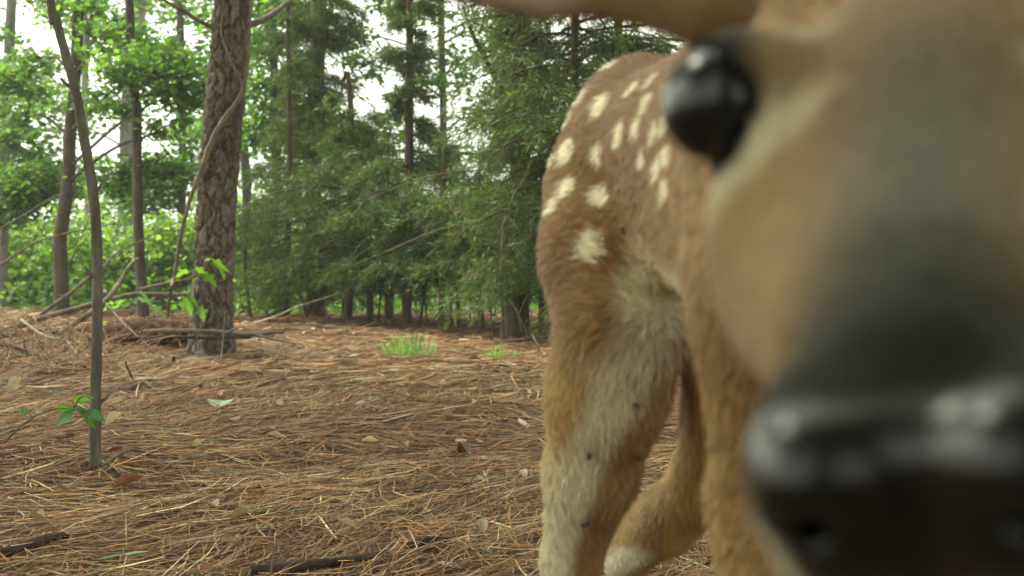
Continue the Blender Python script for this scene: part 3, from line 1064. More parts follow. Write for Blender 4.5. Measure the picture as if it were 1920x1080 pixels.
stick('fallen_branch', 'thick grey fallen branch rising across the brush pile toward the large pine', [P(-40, 632, 7.4), P(30, 612, 7.4), P(90, 594, 7.45), P(170, 571, 7.5), P(215, 560, 7.55), P(260, 552, 7.6), P(350, 553, 7.7)], .021, .012, M_dead)
stick('fallen_branch', 'grey forked branch leaning in the brush pile against the dark curved tree', [P(50, 612, 7.9), P(90, 580, 8.0), P(130, 551, 8.1), P(178, 512, 8.2)], .019, .010, M_dead, forks=[([P(130, 551, 8.1), P(112, 556, 8.0), P(95, 545, 7.9)], .006)])
stick('fallen_branch', 'steep grey branch propped up between the sapling and the dark straight tree', [g_(108, 632), P(150, 600, 7.0), P(192, 570, 7.2), P(222, 535, 7.4), P(243, 500, 7.5), P(257, 486, 7.6)], .020, .012, M_dead)
stick('fallen_branch', 'long dark branch lying flat at the front of the brush pile', [g_(-30, 640, .02), g_(60, 633, .03), g_(130, 633, .03), g_(205, 628, .035)], .015, .012, M_dead_dark)
stick('fallen_branch', 'dark bowed branch lying on pine straw left of the thin sapling', [P(-30, 636, 5.8), P(30, 652, 5.75), P(70, 668, 5.7), P(110, 682, 5.65), g_(160, 693)], .014, .006, M_dead_dark)
stick('fallen_branch', 'thin arched dead stem sweeping up through the green shrubs', [P(-30, 520, 8.2), P(20, 484, 8.2), P(60, 458, 8.3), P(100, 444, 8.4), P(150, 432, 8.5), P(218, 419, 8.6)], .010, .004, M_dead)
stick('fallen_branch', 'thin straight dead twig slanting above the arched dead stem', [P(-20, 440, 9.0), P(30, 412, 9.0), P(80, 382, 9.1), P(125, 358, 9.2), P(160, 342, 9.3)], .008, .003, M_dead)
stick('fallen_branch', 'dead twig slanting behind the dark straight tree', [P(190, 505, 9.0), P(215, 478, 9.2), P(250, 458, 9.4), P(310, 430, 9.8)], .009, .004, M_dead)
stick('fallen_branch', 'bleached thin twig fallen over the brush pile beside the thin sapling', [P(40, 600, 6.2), P(75, 625, 6.1), P(100, 634, 6.0), P(125, 640, 6.0), P(138, 655, 5.95), P(152, 670, 5.9)], .007, .004, M_dead_pale)
stick('fallen_branch', 'thin dead twig leaning from the brush pile down to the straw', [P(200, 570, 6.6), P(230, 604, 6.4), P(262, 634, 6.2), P(300, 668, 6.05), g_(322, 690)], .006, .004, M_dead)
stick('fallen_branch', 'upper of two reddish branches lying behind the vine', [P(262, 543, 8.2), P(300, 534, 8.2), P(350, 524, 8.2), P(372, 512, 8.2)], .012, .008, M_dead)
stick('fallen_branch', 'lichen covered branch poking out right of the large pine with a forked end', [P(270, 622, 6.15), P(330, 620, 6.12), P(400, 622, 6.12), P(440, 626, 6.1), P(480, 627, 6.1), P(510, 624, 6.1), P(533, 622, 6.1)], .013, .008, M_dead,
      forks=[([P(480, 628, 6.1), P(512, 636, 6.05), P(535, 640, 6.0), P(552, 645, 5.95)], .009), ([P(428, 622, 6.1), P(450, 614, 6.0), P(470, 618, 5.95)], .006)])
stick('fallen_branch', 'dark lower branch lying along the foot of the large pine', [P(250, 634, 6.2), P(330, 632, 6.15), P(410, 634, 6.12), P(470, 632, 6.1)], .010, .007, M_dead_dark)
stick('fallen_twig', 'long thin dark twig on the straw right of the large pine', [g_(428, 648), g_(470, 657), g_(520, 671), g_(600, 694)], .007, .003, M_dead_dark)
stick('fallen_twig', 'pale slender stick slanting up toward the cedars', [g_(478, 618, .02), P(520, 592, 7.9), P(560, 574, 8.3), P(605, 560, 8.6), P(650, 545, 9.0)], .007, .003, M_dead_pale)
stick('fallen_log', 'short pale weathered log on the straw in front of the large pine', [g_(236, 731, .01), g_(270, 733, .012), g_(300, 737, .012), g_(345, 747, .008)], .011, .006, M_dead, 'log', rough=.25)
stick('fallen_twig', 'bent dark twig standing up from the weathered log', [g_(262, 731), P(250, 712, 4.75), P(240, 692, 4.75), P(235, 677, 4.75)], .005, .003, M_dead_dark)
stick('stub', 'short dark broken stub standing in front of the large pine', [g_(327, 690, -.02), P(326, 678, 5.75), P(325, 668, 5.75)], .011, .008, M_dead_dark, 'stub', n=10)
stick('stub', 'short reddish broken stub standing alone in the pine straw', [g_(376, 749, -.02), P(376, 735, 4.5), P(377, 723, 4.5)], .009, .007, M_dead_dark, 'stub', n=10)
stick('fallen_twig', 'thin dark arched twig beside the foot of the thin sapling', [g_(190, 873, .01), g_(240, 869, .03), g_(280, 871, .025), g_(335, 886, .006)], .0045, .002, M_dead)
stick('fallen_twig', 'dark mossy branch lying across the near straw', [g_(470, 1090, .015), g_(560, 1082, .018), g_(640, 1072, .018), g_(725, 1050, .012)], .011, .006, M_dead_dark)
stick('fallen_twig', 'short dark stick lying in the near straw toward the fawn', [g_(765, 1034, .01), g_(805, 1025, .012), g_(848, 1020, .008)], .008, .005, M_dead_dark)
stick('fallen_twig', 'dark branch end half buried in straw at the near left', [g_(-40, 1066, .01), g_(40, 1048, .02), g_(110, 1020, .015), g_(130, 1012, .0)], .012, .005, M_dead_dark)
stick('fallen_twig', 'long straight pale brown stick on the straw in front of the grass', [g_(842, 688), g_(900, 687), g_(960, 693), g_(1032, 704)], .006, .004, M_dead)
stick('fallen_twig', 'crooked grey stick on the straw beside the fawn haunch', [g_(962, 668), g_(990, 672), g_(1020, 682), g_(1060, 690)], .008, .006, M_dead)
stick('fallen_twig', 'thin pale twig standing upright next to the fawn haunch', [g_(1016, 672, -.02), P(1008, 650, 6.5), P(1000, 632, 6.5), P(996, 626, 6.5)], .006, .004, M_dead_pale)
stick('fallen_twig', 'dark twig lying in the straw left of the grass tuft', [g_(560, 852), g_(600, 853), g_(640, 856)], .007, .005, M_dead_dark)
stick('dead_sapling', 'thin bleached dead sapling crossed by twigs beside the cedar trunk', [g_(978, 628), P(972, 590, 7.9), P(960, 570, 7.9), P(946, 556, 7.9)], .008, .004, M_dead_pale, 'sapling', forks=[([P(972, 592, 7.9), P(982, 610, 7.9), P(990, 632, 7.85)], .005), ([P(972, 592, 7.9), P(985, 560, 7.85), P(1000, 545, 7.8)], .004)])
stick('dead_sapling', 'forked bare pale twigs rising in front of the cedar foliage', [g_(945, 640), P(940, 520, 7.3), P(945, 420, 7.3), P(962, 370, 7.3), P(985, 330, 7.3), P(1000, 290, 7.3)], .008, .003, M_dead, 'sapling', n=60,
      forks=[([P(950, 405, 7.3), P(935, 440, 7.2), P(925, 480, 7.2)], .004), ([P(950, 405, 7.3), P(972, 430, 7.2), P(985, 470, 7.2)], .004), ([P(945, 430, 7.3), P(930, 350, 7.2), P(940, 290, 7.2), P(960, 250, 7.2)], .004)])


def rotten_log():
    a, b = P(185, 650, 6.75), P(372, 648, 6.6)
    a[2] = float(gh(a[0], a[1])) + .045
    b[2] = float(gh(b[0], b[1])) + .05
    root = thing('rotten_log', 'dark rotten log under straw behind the foot of the large pine', 'log', a)
    mb = MB()
    mb.add(*tube(spline([a, a * .6 + b * .4 + [0, .03, .02], b], 40), [.05, .075, .06], 16, .22))
    obj('stem', mb.mesh('stem', M_dead_dark), root)
    g = np.random.default_rng(81)
    n = 900
    t = g.uniform(0, 1, n)[:, None]
    p = a * (1 - t) + b * t + np.stack([g.normal(0, .02, n), g.normal(0, .06, n), np.zeros(n)], -1)
    p[:, 2] += .075 - 6 * (p[:, 1] - (a[1] * (1 - t) + b[1] * t)[:, 0]) ** 2 * 1.5
    D = np.stack([g.normal(0, 1, n), g.normal(0, .6, n), g.normal(-.15, .3, n)], -1)
    V, Q, C = spray_cloud(p, D, g.uniform(.08, .18, n), .003, g, (.24, .12, .055), .3, .0)
    o = obj('straw', make_mesh('straw', V, Q, mat=M_needle, cols=C), root)
    o['kind'] = 'stuff'


rotten_log()

# dry brush heaped at the left: a tangle nobody could count
def brush_tangle():
    g = np.random.default_rng(82)
    mb = MB()
    for k in range(240):
        px, py = g.uniform(-20, 215), g.uniform(628, 705)
        p = G(px, py, g.uniform(.0, .05))
        az = g.uniform(0, 6.28)
        L = g.uniform(.1, .4)
        tip = p + np.array([math.cos(az) * L, math.sin(az) * L * .6, g.uniform(.0, .16)])
        V, Q, T = tube(spline([p, (p + tip) / 2 + g.normal(0, .025, 3), tip], 7), [.003, .0015], 4, cap=False)
        mb.add(V, Q, cols=np.array([.24, .16, .09]) * math.exp(g.normal(0, .3)))
    o = obj('dry_brush', mb.mesh('dry_brush', M_needle))
    o['kind'] = 'stuff'
    tag(o, 'tangle of thin dry twigs and dead stems in the brush pile', 'brush')


brush_tangle()


# ------------------------------------------------------------------ seedlings with large leaves
def lobed(kind):
    if kind == 'maple':
        half = [(0.0, 0.02), (0.10, 0.16), (-0.02, 0.34), (0.16, 0.30), (0.24, 0.24), (0.36, 0.52), (0.47, 0.40), (0.52, 0.20), (0.70, 0.24), (0.78, 0.14), (1.0, 0.0)]
    else:
        half = [(0.0, 0.01), (0.12, 0.17), (0.30, 0.27), (0.50, 0.27), (0.72, 0.17), (0.88, 0.07), (1.0, 0.0)]
    return np.array(half)


def big_leaf_mesh(kind, tone, fold=0.16, bend=0.22):
    h = lobed(kind)
    n = len(h)
    mid = np.stack([h[:, 0].clip(0, 1), np.zeros(n)], -1)
    V, Q = [], []
    for s in (1, -1):
        b0_ = len(V)
        for i in range(n):
            V.append((mid[i, 0], 0, 0))
            V.append((h[i, 0], s * h[i, 1] * .5, h[i, 1] * .5 * s * 0))
            V.append((h[i, 0], s * h[i, 1], 0))
        for i in range(n - 1):
            for c in (0, 1):
                q = [b0_ + i * 3 + c, b0_ + i * 3 + c + 1, b0_ + i * 3 + 4 + c, b0_ + i * 3 + 3 + c]
                Q.append(q if s < 0 else q[::-1])
    V = np.array(V, float)
    V[:, 2] = fold * np.abs(V[:, 1]) - bend * V[:, 0] ** 2 + .03 * np.sin(V[:, 0] * 14) * np.abs(V[:, 1])
    C = np.repeat(np.array(tone)[None], len(V), 0)
    C *= (1 - .25 * (np.abs(V[:, 1:2]) > .02)) + .12
    return make_mesh('leaf', V, np.array(Q), mat=M_leaf, cols=C)


def place_leaf(root, me, p, L, az, pitch, roll):
    o = bpy.data.objects.new('leaf', me)
    col.objects.link(o)
    o.parent = root
    o.location = Vector(p) - Vector(root.location)
    o.rotation_euler = (roll, pitch, az)
    o.scale = (L, L, L)
    return o


mp1 = big_leaf_mesh('maple', (0.16, 0.30, 0.05))
mp2 = big_leaf_mesh('maple', (0.13, 0.27, 0.06), .1, .3)
ov1 = big_leaf_mesh('oval', (0.07, 0.20, 0.06))
ov2 = big_leaf_mesh('oval', (0.10, 0.23, 0.04), .2, .1)


def seedling(label, base, stems, leaves, name='seedling', stem_r=.0035, mat=M_bark_grey):
    root = thing(name, label, 'seedling', base)
    for s in stems:
        limb(root, s, stem_r, stem_r * .5, mat, 'stem', 6, .06, 24)
    for (p, me, L, az, pitch, roll, st) in leaves:
        place_leaf(root, me, p, L, az, pitch, roll)
        if st is not None:
            limb(root, [st, (np.array(st) + p) / 2 + np.array([0, 0, .008]), p], .0015, .001, mat, 'petiole', 4, 0, 6)
    return root


D6 = 6.05
c = lambda px, py, dd=0: P(px, py, D6 + dd)
sb = g_(372, 688, 0)
st1 = [sb - [0, 0, .02], c(370, 640), c(366, 590), c(352, 550), c(350, 520)]
st2 = [c(366, 590), c(378, 560), c(388, 530), c(398, 500)]
lv = []
for (px, py, L, az, pitch, roll, src) in ((356, 507, .085, 2.9, .25, .3, c(350, 522)), (362, 503, .095, .3, .35, -.4, c(352, 522)), (345, 515, .06, 3.6, .5, .2, c(350, 522)), (395, 492, .11, .0, .3, -.55, c(396, 503)),
                                     (405, 494, .10, -.5, .75, -.3, c(397, 503)), (400, 487, .06, 2.5, -.1, .2, c(398, 500)), (380, 514, .095, -.15, .55, .4, c(384, 540)), (352, 556, .11, -.1, .6, -.5, c(366, 585)), (348, 555, .10, -.6, .95, .1, c(366, 588)), (372, 575, .08, -.4, 1.0, .3, c(368, 595)), (372, 520, .05, 2.6, .3, .0, c(380, 550))):
    lv.append((c(px, py, -.04), mp1 if random.random() < .6 else mp2, L, az, pitch, roll, src))
seedling('maple seedling with bright yellow-green lobed leaves in front of the large pine', sb, [st1, st2], lv, 'maple_seedling')

D7 = 7.2
c = lambda px, py, dd=0: P(px, py, D7 + dd)
sb = g_(272, 640, 0)
st1 = [sb - [0, 0, .02], c(268, 600), c(255, 575), c(235, 566)]
lv = []
for (px, py, L, az, pitch, roll) in ((222, 572, .10, 3.0, .1, .3), (246, 566, .11, 3.3, .2, -.3), (258, 560, .10, .1, .2, .3), (262, 548, .09, .4, .6, .4), (236, 562, .10, 2.4, .15, 0), (215, 566, .08, 2.7, .5, .2), (285, 575, .09, -.2, .4, .4), (205, 600, .07, 3.2, .5, .2), (240, 590, .06, .5, .6, .2)):
    lv.append((c(px, py, random.uniform(-.2, .1)), mp2 if random.random() < .5 else mp1, L, az, pitch, roll, c(255, 575)))
seedling('low seedling with flat green leaves over the brush pile behind the sapling', sb, [st1], lv, 'maple_seedling')

# the small plant in front, left of the sapling
D2 = 2.72
c = lambda px, py, dd=0: P(px, py, D2 + dd)
sb = g_(-12, 842, 0)
d_ = float(np.dot(sb - CAM, FWD))
st1 = [sb - [0, 0, .01], P(30, 808, d_ - .1), c(62, 782), c(88, 772), c(112, 766), c(140, 768)]
lv = [(c(46, 778), ov1, .036, 1.9, -.7, .5, c(60, 782)), (c(62, 776, .03), ov2, .022, .9, .1, 0, c(66, 780)), (c(104, 768), ov2, .042, .05, -.05, -.9, None), (c(138, 772), ov1, .050, 3.5, .55, -.8, None), (c(132, 764), ov1, .050, -.12, .15, .2, None), (c(160, 770), ov1, .052, -.25, .30, .5, None), (c(150, 772), ov2, .040, -.6, .55, -.3, None), (c(136, 752), ov2, .046, .35, -.20, -.8, c(138, 767)), (c(160, 742), ov1, .020, -.4, .4, 0, c(138, 766)), (c(160, 785), ov2, .036, -.5, .5, .2, c(142, 769))]
seedling('small green leafed seedling leaning toward the foot of the thin sapling', sb, [st1, [c(140, 768), c(160, 772), c(178, 780)]], lv, 'seedling', .0028, M_dead)

# thin upright dead stem by the pine
stick('dead_sapling', 'thin upright grey dead stem right of the maple seedling', [g_(412, 690, -.02), P(418, 640, 5.9), P(421, 600, 5.95), P(422, 574, 5.98)], .006, .004, M_dead, 'sapling')


# ------------------------------------------------------------------ grass tufts
def tuft(label, px, py, n, hgt, spread, seed):
    g = np.random.default_rng(seed)
    b = G(px, py)
    root = thing('grass_tuft', label, 'grass', b)
    mb = MB()
    for k in range(n):
        a = g.uniform(0, 6.28)
        r = spread * math.sqrt(g.uniform())
        p = b + np.array([math.cos(a) * r, math.sin(a) * r, 0])
        lean = np.array([math.cos(a), math.sin(a), 0]) * (.1 + .9 * r / spread) + g.normal(0, .3, 3) * [1, 1, 0]
        h = hgt * g.uniform(.2, 1.15) * (1 - .5 * r / spread)
        q = [p, p + lean * h * .25 + [0, 0, h * .55], p + lean * h * .75 + [0, 0, h * (.8 - .35 * np.linalg.norm(lean))]]
        s = np.array([-math.sin(a + 1), math.cos(a + 1), 0]) * .0016
        V = np.array([q[0] - s, q[0] + s, q[1] - s, q[1] + s, q[2]])
        mb.add(V, [[0, 1, 3, 2]], [[2, 3, 4]], np.array([.13, .25, .07]) * math.exp(g.normal(0, .3)))
    o = obj('blades', mb.mesh('blades', M_grass, smooth=False), root)
    o['kind'] = 'stuff'


tuft('bright green grass tuft alone in the open straw', 768, 666, 230, .24, .13, 91)
tuft('small sparse grass tuft near the cedar trunk', 940, 672, 120, .13, .09, 92)
tuft('faint low grass patch at the edge of the straw by the cedars', 900, 655, 70, .07, .2, 93)


# ------------------------------------------------------------------ single leaves that stand out on the straw
def single(name, label, px, py, L, w, ang, curl, tilt, tone, group=None, lift=.014, lobes=0.0):
    p = G(px, py)
    V, Q = curled_leaf((0, 0, 0), L, w, ang, curl, tilt, lift, lobes)
    o = obj(name, make_mesh(name, V, Q, mat=M_dryleaf, cols=np.repeat(np.array(tone)[None], len(V), 0)), loc=[float(v) for v in p])
    tag(o, label, 'leaf', group)


single('fallen_leaf', 'pale mint green fallen leaf lying flat on open straw', 414, 771, .05, .085, 1.5, .25, .35, (.30, .43, .27))
single('fallen_leaf', 'fresh green fallen leaf on the near straw', 250, 1056, .05, .016, .3, .2, .1, (.22, .42, .22))
single('fallen_leaf', 'small green leaf scrap beside another on the near straw', 208, 1062, .04, .012, .5, .2, .1, (.16, .30, .14))
single('fallen_leaf', 'pale bleached leaf fragment far out near the grass tuft', 664, 673, .07, .04, .4, .2, .1, (.55, .56, .45))
single('curled_leaf', 'tan curled dry leaf standing up beside the foot of the sapling', 213, 806, .06, .025, 1.0, 1.3, .5, (.42, .35, .27))
single('curled_leaf', 'pale dry leaf standing up left of the small seedling', 27, 745, .07, .035, 1.2, 1.2, .7, (.36, .30, .24))
tans = [(368, 848), (400, 962), (760, 852), (900, 935), (515, 828), (840, 780), (705, 905), (590, 940), (480, 715), (690, 778), (955, 795), (450, 985), (330, 930), (980, 905), (265, 770), (620, 745), (545, 1005), (905, 1010), (755, 740), (115, 935), (70, 985), (655, 1010), (850, 860), (445, 905)]
for i, (px, py) in enumerate(tans):
    single('curled_leaf', 'tan curled dry leaf among the pine needles', px, py, random.uniform(.025, .05), random.uniform(.012, .022), random.uniform(0, 6.28), random.uniform(.6, 1.5), random.uniform(-.6, .6), random.choice([(.30, .22, .15), (.25, .17, .12), (.38, .30, .22), (.20, .11, .065)]), 'tan curled leaves on the straw')
single('curled_leaf', 'dark red-brown curled leaf at the foot of the sapling', 240, 925, .07, .035, .5, .6, .3, (.16, .06, .035))
single('curled_leaf', 'dark maroon dry leaf lying right of the sapling foot', 215, 885, .05, .03, .2, .4, .3, (.10, .035, .025))
# ================================================================== the fawn: one continuous body grown from blended limbs and muscles
import openvdb

NOSE = P(1690, 880, 0.178)
FORE = P(1735, 84, 0.283)
EYE_W = P(1300, 142, 0.315)
hU = nrm(FORE - NOSE)
hW = -(EYE_W - FORE)
hW = nrm(hW - hU * np.dot(hW, hU))
hV = np.cross(hW, hU)
if hV[2] < 0:
    hV = -hV


HS = 1.12                      # head scale


def Hd(u, w, v):
    return NOSE + HS * (u * hU + w * hW + v * hV)


GS = 0.003
LO = np.array([-0.07, 0.14, -0.012])
HI = np.array([0.36, 1.17, 0.80])
DIM = np.ceil((HI - LO) / GS).astype(int)
FLD = np.full(DIM, 1.0, np.float32)


def region(lo, hi, pad):
    a = np.clip(np.floor((np.array(lo) - pad - LO) / GS).astype(int), 0, DIM)
    b = np.clip(np.ceil((np.array(hi) + pad - LO) / GS).astype(int) + 1, 0, DIM)
    sl = tuple(slice(a[k], b[k]) for k in range(3))
    ax = [LO[k] + GS * np.arange(a[k], b[k], dtype=np.float32) for k in range(3)]
    X, Y, Z = np.meshgrid(*ax, indexing='ij', sparse=True)
    return sl, X.astype(np.float32), Y.astype(np.float32), Z.astype(np.float32)


def blend(sl, d, k, cut=False):
    f = FLD[sl]
    if cut:
        h = np.clip(0.5 - 0.5 * (d + f) / k, 0, 1)
        FLD[sl] = f * (1 - h) - d * h + k * h * (1 - h)
    else:
        h = np.clip(0.5 + 0.5 * (f - d) / k, 0, 1)
        FLD[sl] = f * (1 - h) + d * h - k * h * (1 - h)


def cone(a, b, ra, rb, k=0.02, cut=False):
    a, b = np.array(a, float), np.array(b, float)
    rm = max(ra, rb)
    sl, X, Y, Z = region(np.minimum(a, b) - rm, np.maximum(a, b) + rm, k + 0.012)
    ab = b - a
    t = ((X - a[0]) * ab[0] + (Y - a[1]) * ab[1] + (Z - a[2]) * ab[2]) / max(np.dot(ab, ab), 1e-9)
    t = np.clip(t, 0, 1)
    d = np.sqrt((X - a[0] - t * ab[0]) ** 2 + (Y - a[1] - t * ab[1]) ** 2 + (Z - a[2] - t * ab[2]) ** 2) - (ra + (rb - ra) * t)
    blend(sl, d, k, cut)


def ell(c, axes, rad, k=0.02, cut=False):
    c = np.array(c, float)
    rm = max(rad)
    sl, X, Y, Z = region(c - rm, c + rm, k + 0.012)
    q = []
    for ax, r in zip(axes, rad):
        q.append(((X - c[0]) * ax[0] + (Y - c[1]) * ax[1] + (Z - c[2]) * ax[2]) / r)
    k0 = np.sqrt(q[0] ** 2 + q[1] ** 2 + q[2] ** 2) + 1e-6
    k1 = np.sqrt((q[0] / rad[0]) ** 2 + (q[1] / rad[1]) ** 2 + (q[2] / rad[2]) ** 2) + 1e-6
    blend(sl, k0 * (k0 - 1) / k1, k, cut)


def hcone(a, b, ra, rb, k=0.01, cut=False):
    cone(a, b, ra * HS, rb * HS, k, cut)


def hell(c, axes, rad, k=0.01, cut=False):
    ell(c, axes, [r * HS for r in rad], k, cut)


XYZ = np.eye(3)
HX = (hU, hW, hV)
MID = 0.150                     # the chest's middle


def chain(pts, rad, k=0.02):
    for i in range(len(pts) - 1):
        cone(pts[i], pts[i + 1], rad[i], rad[i + 1], k)


def gz(x, y):
    return float(gh(x, y))


# trunk
ell((0.103, 0.990, 0.590), XYZ, (0.064, 0.095, 0.089), 0.02)
cone((0.116, 0.93, 0.602), (0.146, 0.70, 0.592), 0.057, 0.060, 0.03)
cone((0.124, 0.88, 0.545), (0.150, 0.64, 0.535), 0.044, 0.056, 0.03)
ell((0.150, 0.665, 0.568), XYZ, (0.060, 0.15, 0.098), 0.03)
ell((0.150, 0.575, 0.525), XYZ, (0.052, 0.070, 0.100), 0.03)
# neck
cone((0.150, 0.575, 0.590), Hd(.150, 0, -.05), 0.064, 0.040, 0.03)
cone((0.150, 0.545, 0.530), Hd(.135, 0, -.065), 0.050, 0.032, 0.03)
# fore legs
LEGS = []
for s in (-1, 1):
    x = lambda o: MID + s * o
    fy = 0.0 if s < 0 else 0.05
    wit, sh, elb = (x(.028), .615, .640), (x(.028), .545, .505), (x(.031), .580, .405)
    knee, fet = (x(.030), .565 + fy, .205), (x(.030), .570 + fy, .062)
    g0 = gz(x(.03), .55 + fy)
    chain([wit, sh, elb], [.026, .036, .025], .03)
    chain([elb, knee], [.024, .0135], .012)
    cone(knee, (knee[0], knee[1] - .004, knee[2] + .01), .0155, .0145, .008)
    chain([knee, fet], [.0125, .0095], .01)
    cone(fet, (fet[0], fet[1] - .012, g0 + .030), .0115, .0105, .008)
    for t in (-1, 1):
        cone((fet[0] + t * .006, fet[1] - .014, g0 + .026), (fet[0] + t * .007, fet[1] - .032, g0 + .006), .0085, .0065, .003)
# hind leg nearer the left side of the picture
g0 = gz(.045, .96)
chain([(.078, .975, .568), (.075, .930, .520), (.078, .885, .466)], [.052, .050, .042], .02)
cone((.088, .99, .52), (.084, .93, .43), .046, .036, .02)
chain([(.076, .885, .466), (.070, .905, .420), (.060, .935, .355), (.047, .975, .278), (.043, .998, .248)], [.043, .043, .034, .022, .018], .015)
cone((.066, .965, .36), (.044, 1.012, .262), .018, .010, .012)
chain([(.043, .998, .248), (.045, .985, .150), (.046, .978, .062)], [.0175, .0115, .0105], .01)
cone((.046, .978, .062), (.046, .966, g0 + .030), .0115, .0105, .008)
for t in (-1, 1):
    cone((.046 + t * .006, .964, g0 + .026), (.046 + t * .007, .946, g0 + .006), .0085, .0065, .003)
# the other hind leg, set farther back
g0 = gz(.11, 1.05)
chain([(.130, 1.0, .590), (.150, .95, .530), (.166, .920, .468)], [.052, .046, .040], .02)
chain([(.166, .920, .468), (.168, .955, .400), (.158, 1.00, .335), (.132, 1.045, .292), (.100, 1.078, .256)], [.040, .034, .028, .024, .019], .015)
cone((.148, 1.04, .33), (.094, 1.092, .268), .016, .012, .012)
chain([(.100, 1.078, .256), (.104, 1.062, .150), (.110, 1.052, .062)], [.0175, .0115, .0105], .01)
cone((.110, 1.052, .062), (.110, 1.040, g0 + .030), .0115, .0105, .008)
for t in (-1, 1):
    cone((.110 + t * .006, 1.038, g0 + .026), (.110 + t * .007, 1.020, g0 + .006), .0085, .0065, .003)
# tail
chain([(.104, 1.075, .625), (.104, 1.105, .590), (.104, 1.112, .535)], [.020, .017, .008], .02)

# head
hcone(Hd(.025, 0, -.0118), Hd(.105, 0, -.037), .0180, .038, .010)
hell(Hd(.145, 0, -.038), HX, (.050, .045, .042), .012)
hell(Hd(.122, 0, -.030), HX, (.042, .043, .033), .012)
for s in (-1, 1):
    hcone(Hd(.050, s * .010, -.018), Hd(.105, s * .023, -.042), .018, .030, .012)
    hell(Hd(.112, s * .031, -.027), HX, (.027, .018, .020), .012)
    hcone(Hd(.018, s * .005, -.032), Hd(.130, s * .016, -.062), .0125, .023, .010)
    hell(Hd(.0062, s * .0134, -.0062), HX, (.0108, .0097, .0106), .006)
    hell(Hd(.016, s * .0165, -.017), HX, (.0165, .0085, .0190), .006)
    hell(Hd(.0095, s * .0095, -.017), HX, (.0125, .0110, .0115), .006)
    hcone(Hd(.126, s * .036, -.004), Hd(.142, s * .036, -.012), .0125, .013, .008)
hell(Hd(.0090, 0, -.0112), HX, (.0100, .0110, .0115), .007)
hell(Hd(.0075, 0, -.018), HX, (.0095, .010, .0110), .005)
hell(Hd(.0115, 0, -.037), HX, (.0145, .0145, .0125), .005)
EYES = []
for s in (-1, 1):
    e = Hd(.126, s * .0445, -.005)
    ed = nrm(-.78 * hU + s * .62 * hW + .25 * hV)
    EYES.append((e, ed, s))
    ell(e, XYZ, (.0176,) * 3, .007)
for e, ed, s in EYES:
    ell(e + ed * .0085, (ed, nrm(np.cross(ed, hV)), nrm(np.cross(ed, np.cross(ed, hV)))), (.0150, .0172, .0165), .003, cut=True)
for s in (-1, 1):      # nostrils: comma-shaped hollows, and the line of the mouth
    hcone(Hd(-.006, s * .0095, -.007), Hd(.002, s * .0150, -.010), .0030, .0026, .002, cut=True)
    hcone(Hd(.002, s * .0150, -.010), Hd(.007, s * .0200, -.008), .0024, .0016, .002, cut=True)
    hcone(Hd(-.001, 0, .005), Hd(-.004, 0, -.024), .0024, .0018, .005, cut=True)
    hcone(Hd(-.006, 0, -.0265), Hd(.004, s * .017, -.0285), .0017, .0017, .002, cut=True)
    hcone(Hd(.004, s * .017, -.0285), Hd(.042, s * .026, -.038), .0017, .0015, .002, cut=True)
# ears
eb, et = P(1232, -40, .372), P(560, -220, .41)
EAR = []
for s in (-1, 1):
    a, b = eb, et
    if s > 0:
        a = a - 2 * np.dot(a - NOSE, hW) * hW
        b = b - 2 * np.dot(b - NOSE, hW) * hW
    ax = nrm(b - a)
    fn = nrm(np.array([0, -1.0, .12]) + s * hW * .5)
    fn = nrm(fn - ax * np.dot(fn, ax))
    wd = np.cross(ax, fn)
    L = np.linalg.norm(b - a)
    ell(a + ax * L * .50, (ax, wd, fn), (L * .54, .0245, .0060), .005)
    cone(a - ax * .016, a + ax * .018, .0165, .0105, .010)
    ell(a + ax * L * .54 + fn * .0068, (ax, wd, fn), (L * .44, .0195, .0062), .002, cut=True)
    EAR.append((a, ax, wd, fn, L))

grid = openvdb.FloatGrid(1.0)
grid.copyFromArray(FLD)
BV, BQ = grid.convertToQuads(0.0)
BV = BV.astype(float) * GS + LO
BQ = BQ[:, ::-1].astype(np.int64)
# light smoothing
for it in range(3):
    s_ = np.zeros_like(BV)
    cnt = np.zeros(len(BV))
    for a, b in ((0, 1), (1, 2), (2, 3), (3, 0)):
        np.add.at(s_, BQ[:, a], BV[BQ[:, b]])
        np.add.at(s_, BQ[:, b], BV[BQ[:, a]])
        np.add.at(cnt, BQ[:, a], 1)
        np.add.at(cnt, BQ[:, b], 1)
    BV = BV * .5 + s_ / np.maximum(cnt, 1)[:, None] * .5
fnm = np.cross(BV[BQ[:, 2]] - BV[BQ[:, 0]], BV[BQ[:, 3]] - BV[BQ[:, 1]])
if np.sum(fnm * (BV[BQ].mean(1) - BV.mean(0))) < 0:
    BQ = BQ[:, ::-1]
    fnm = -fnm
BN = np.zeros_like(BV)
for k_ in range(4):
    np.add.at(BN, BQ[:, k_], fnm)
BN = nrm(BN)

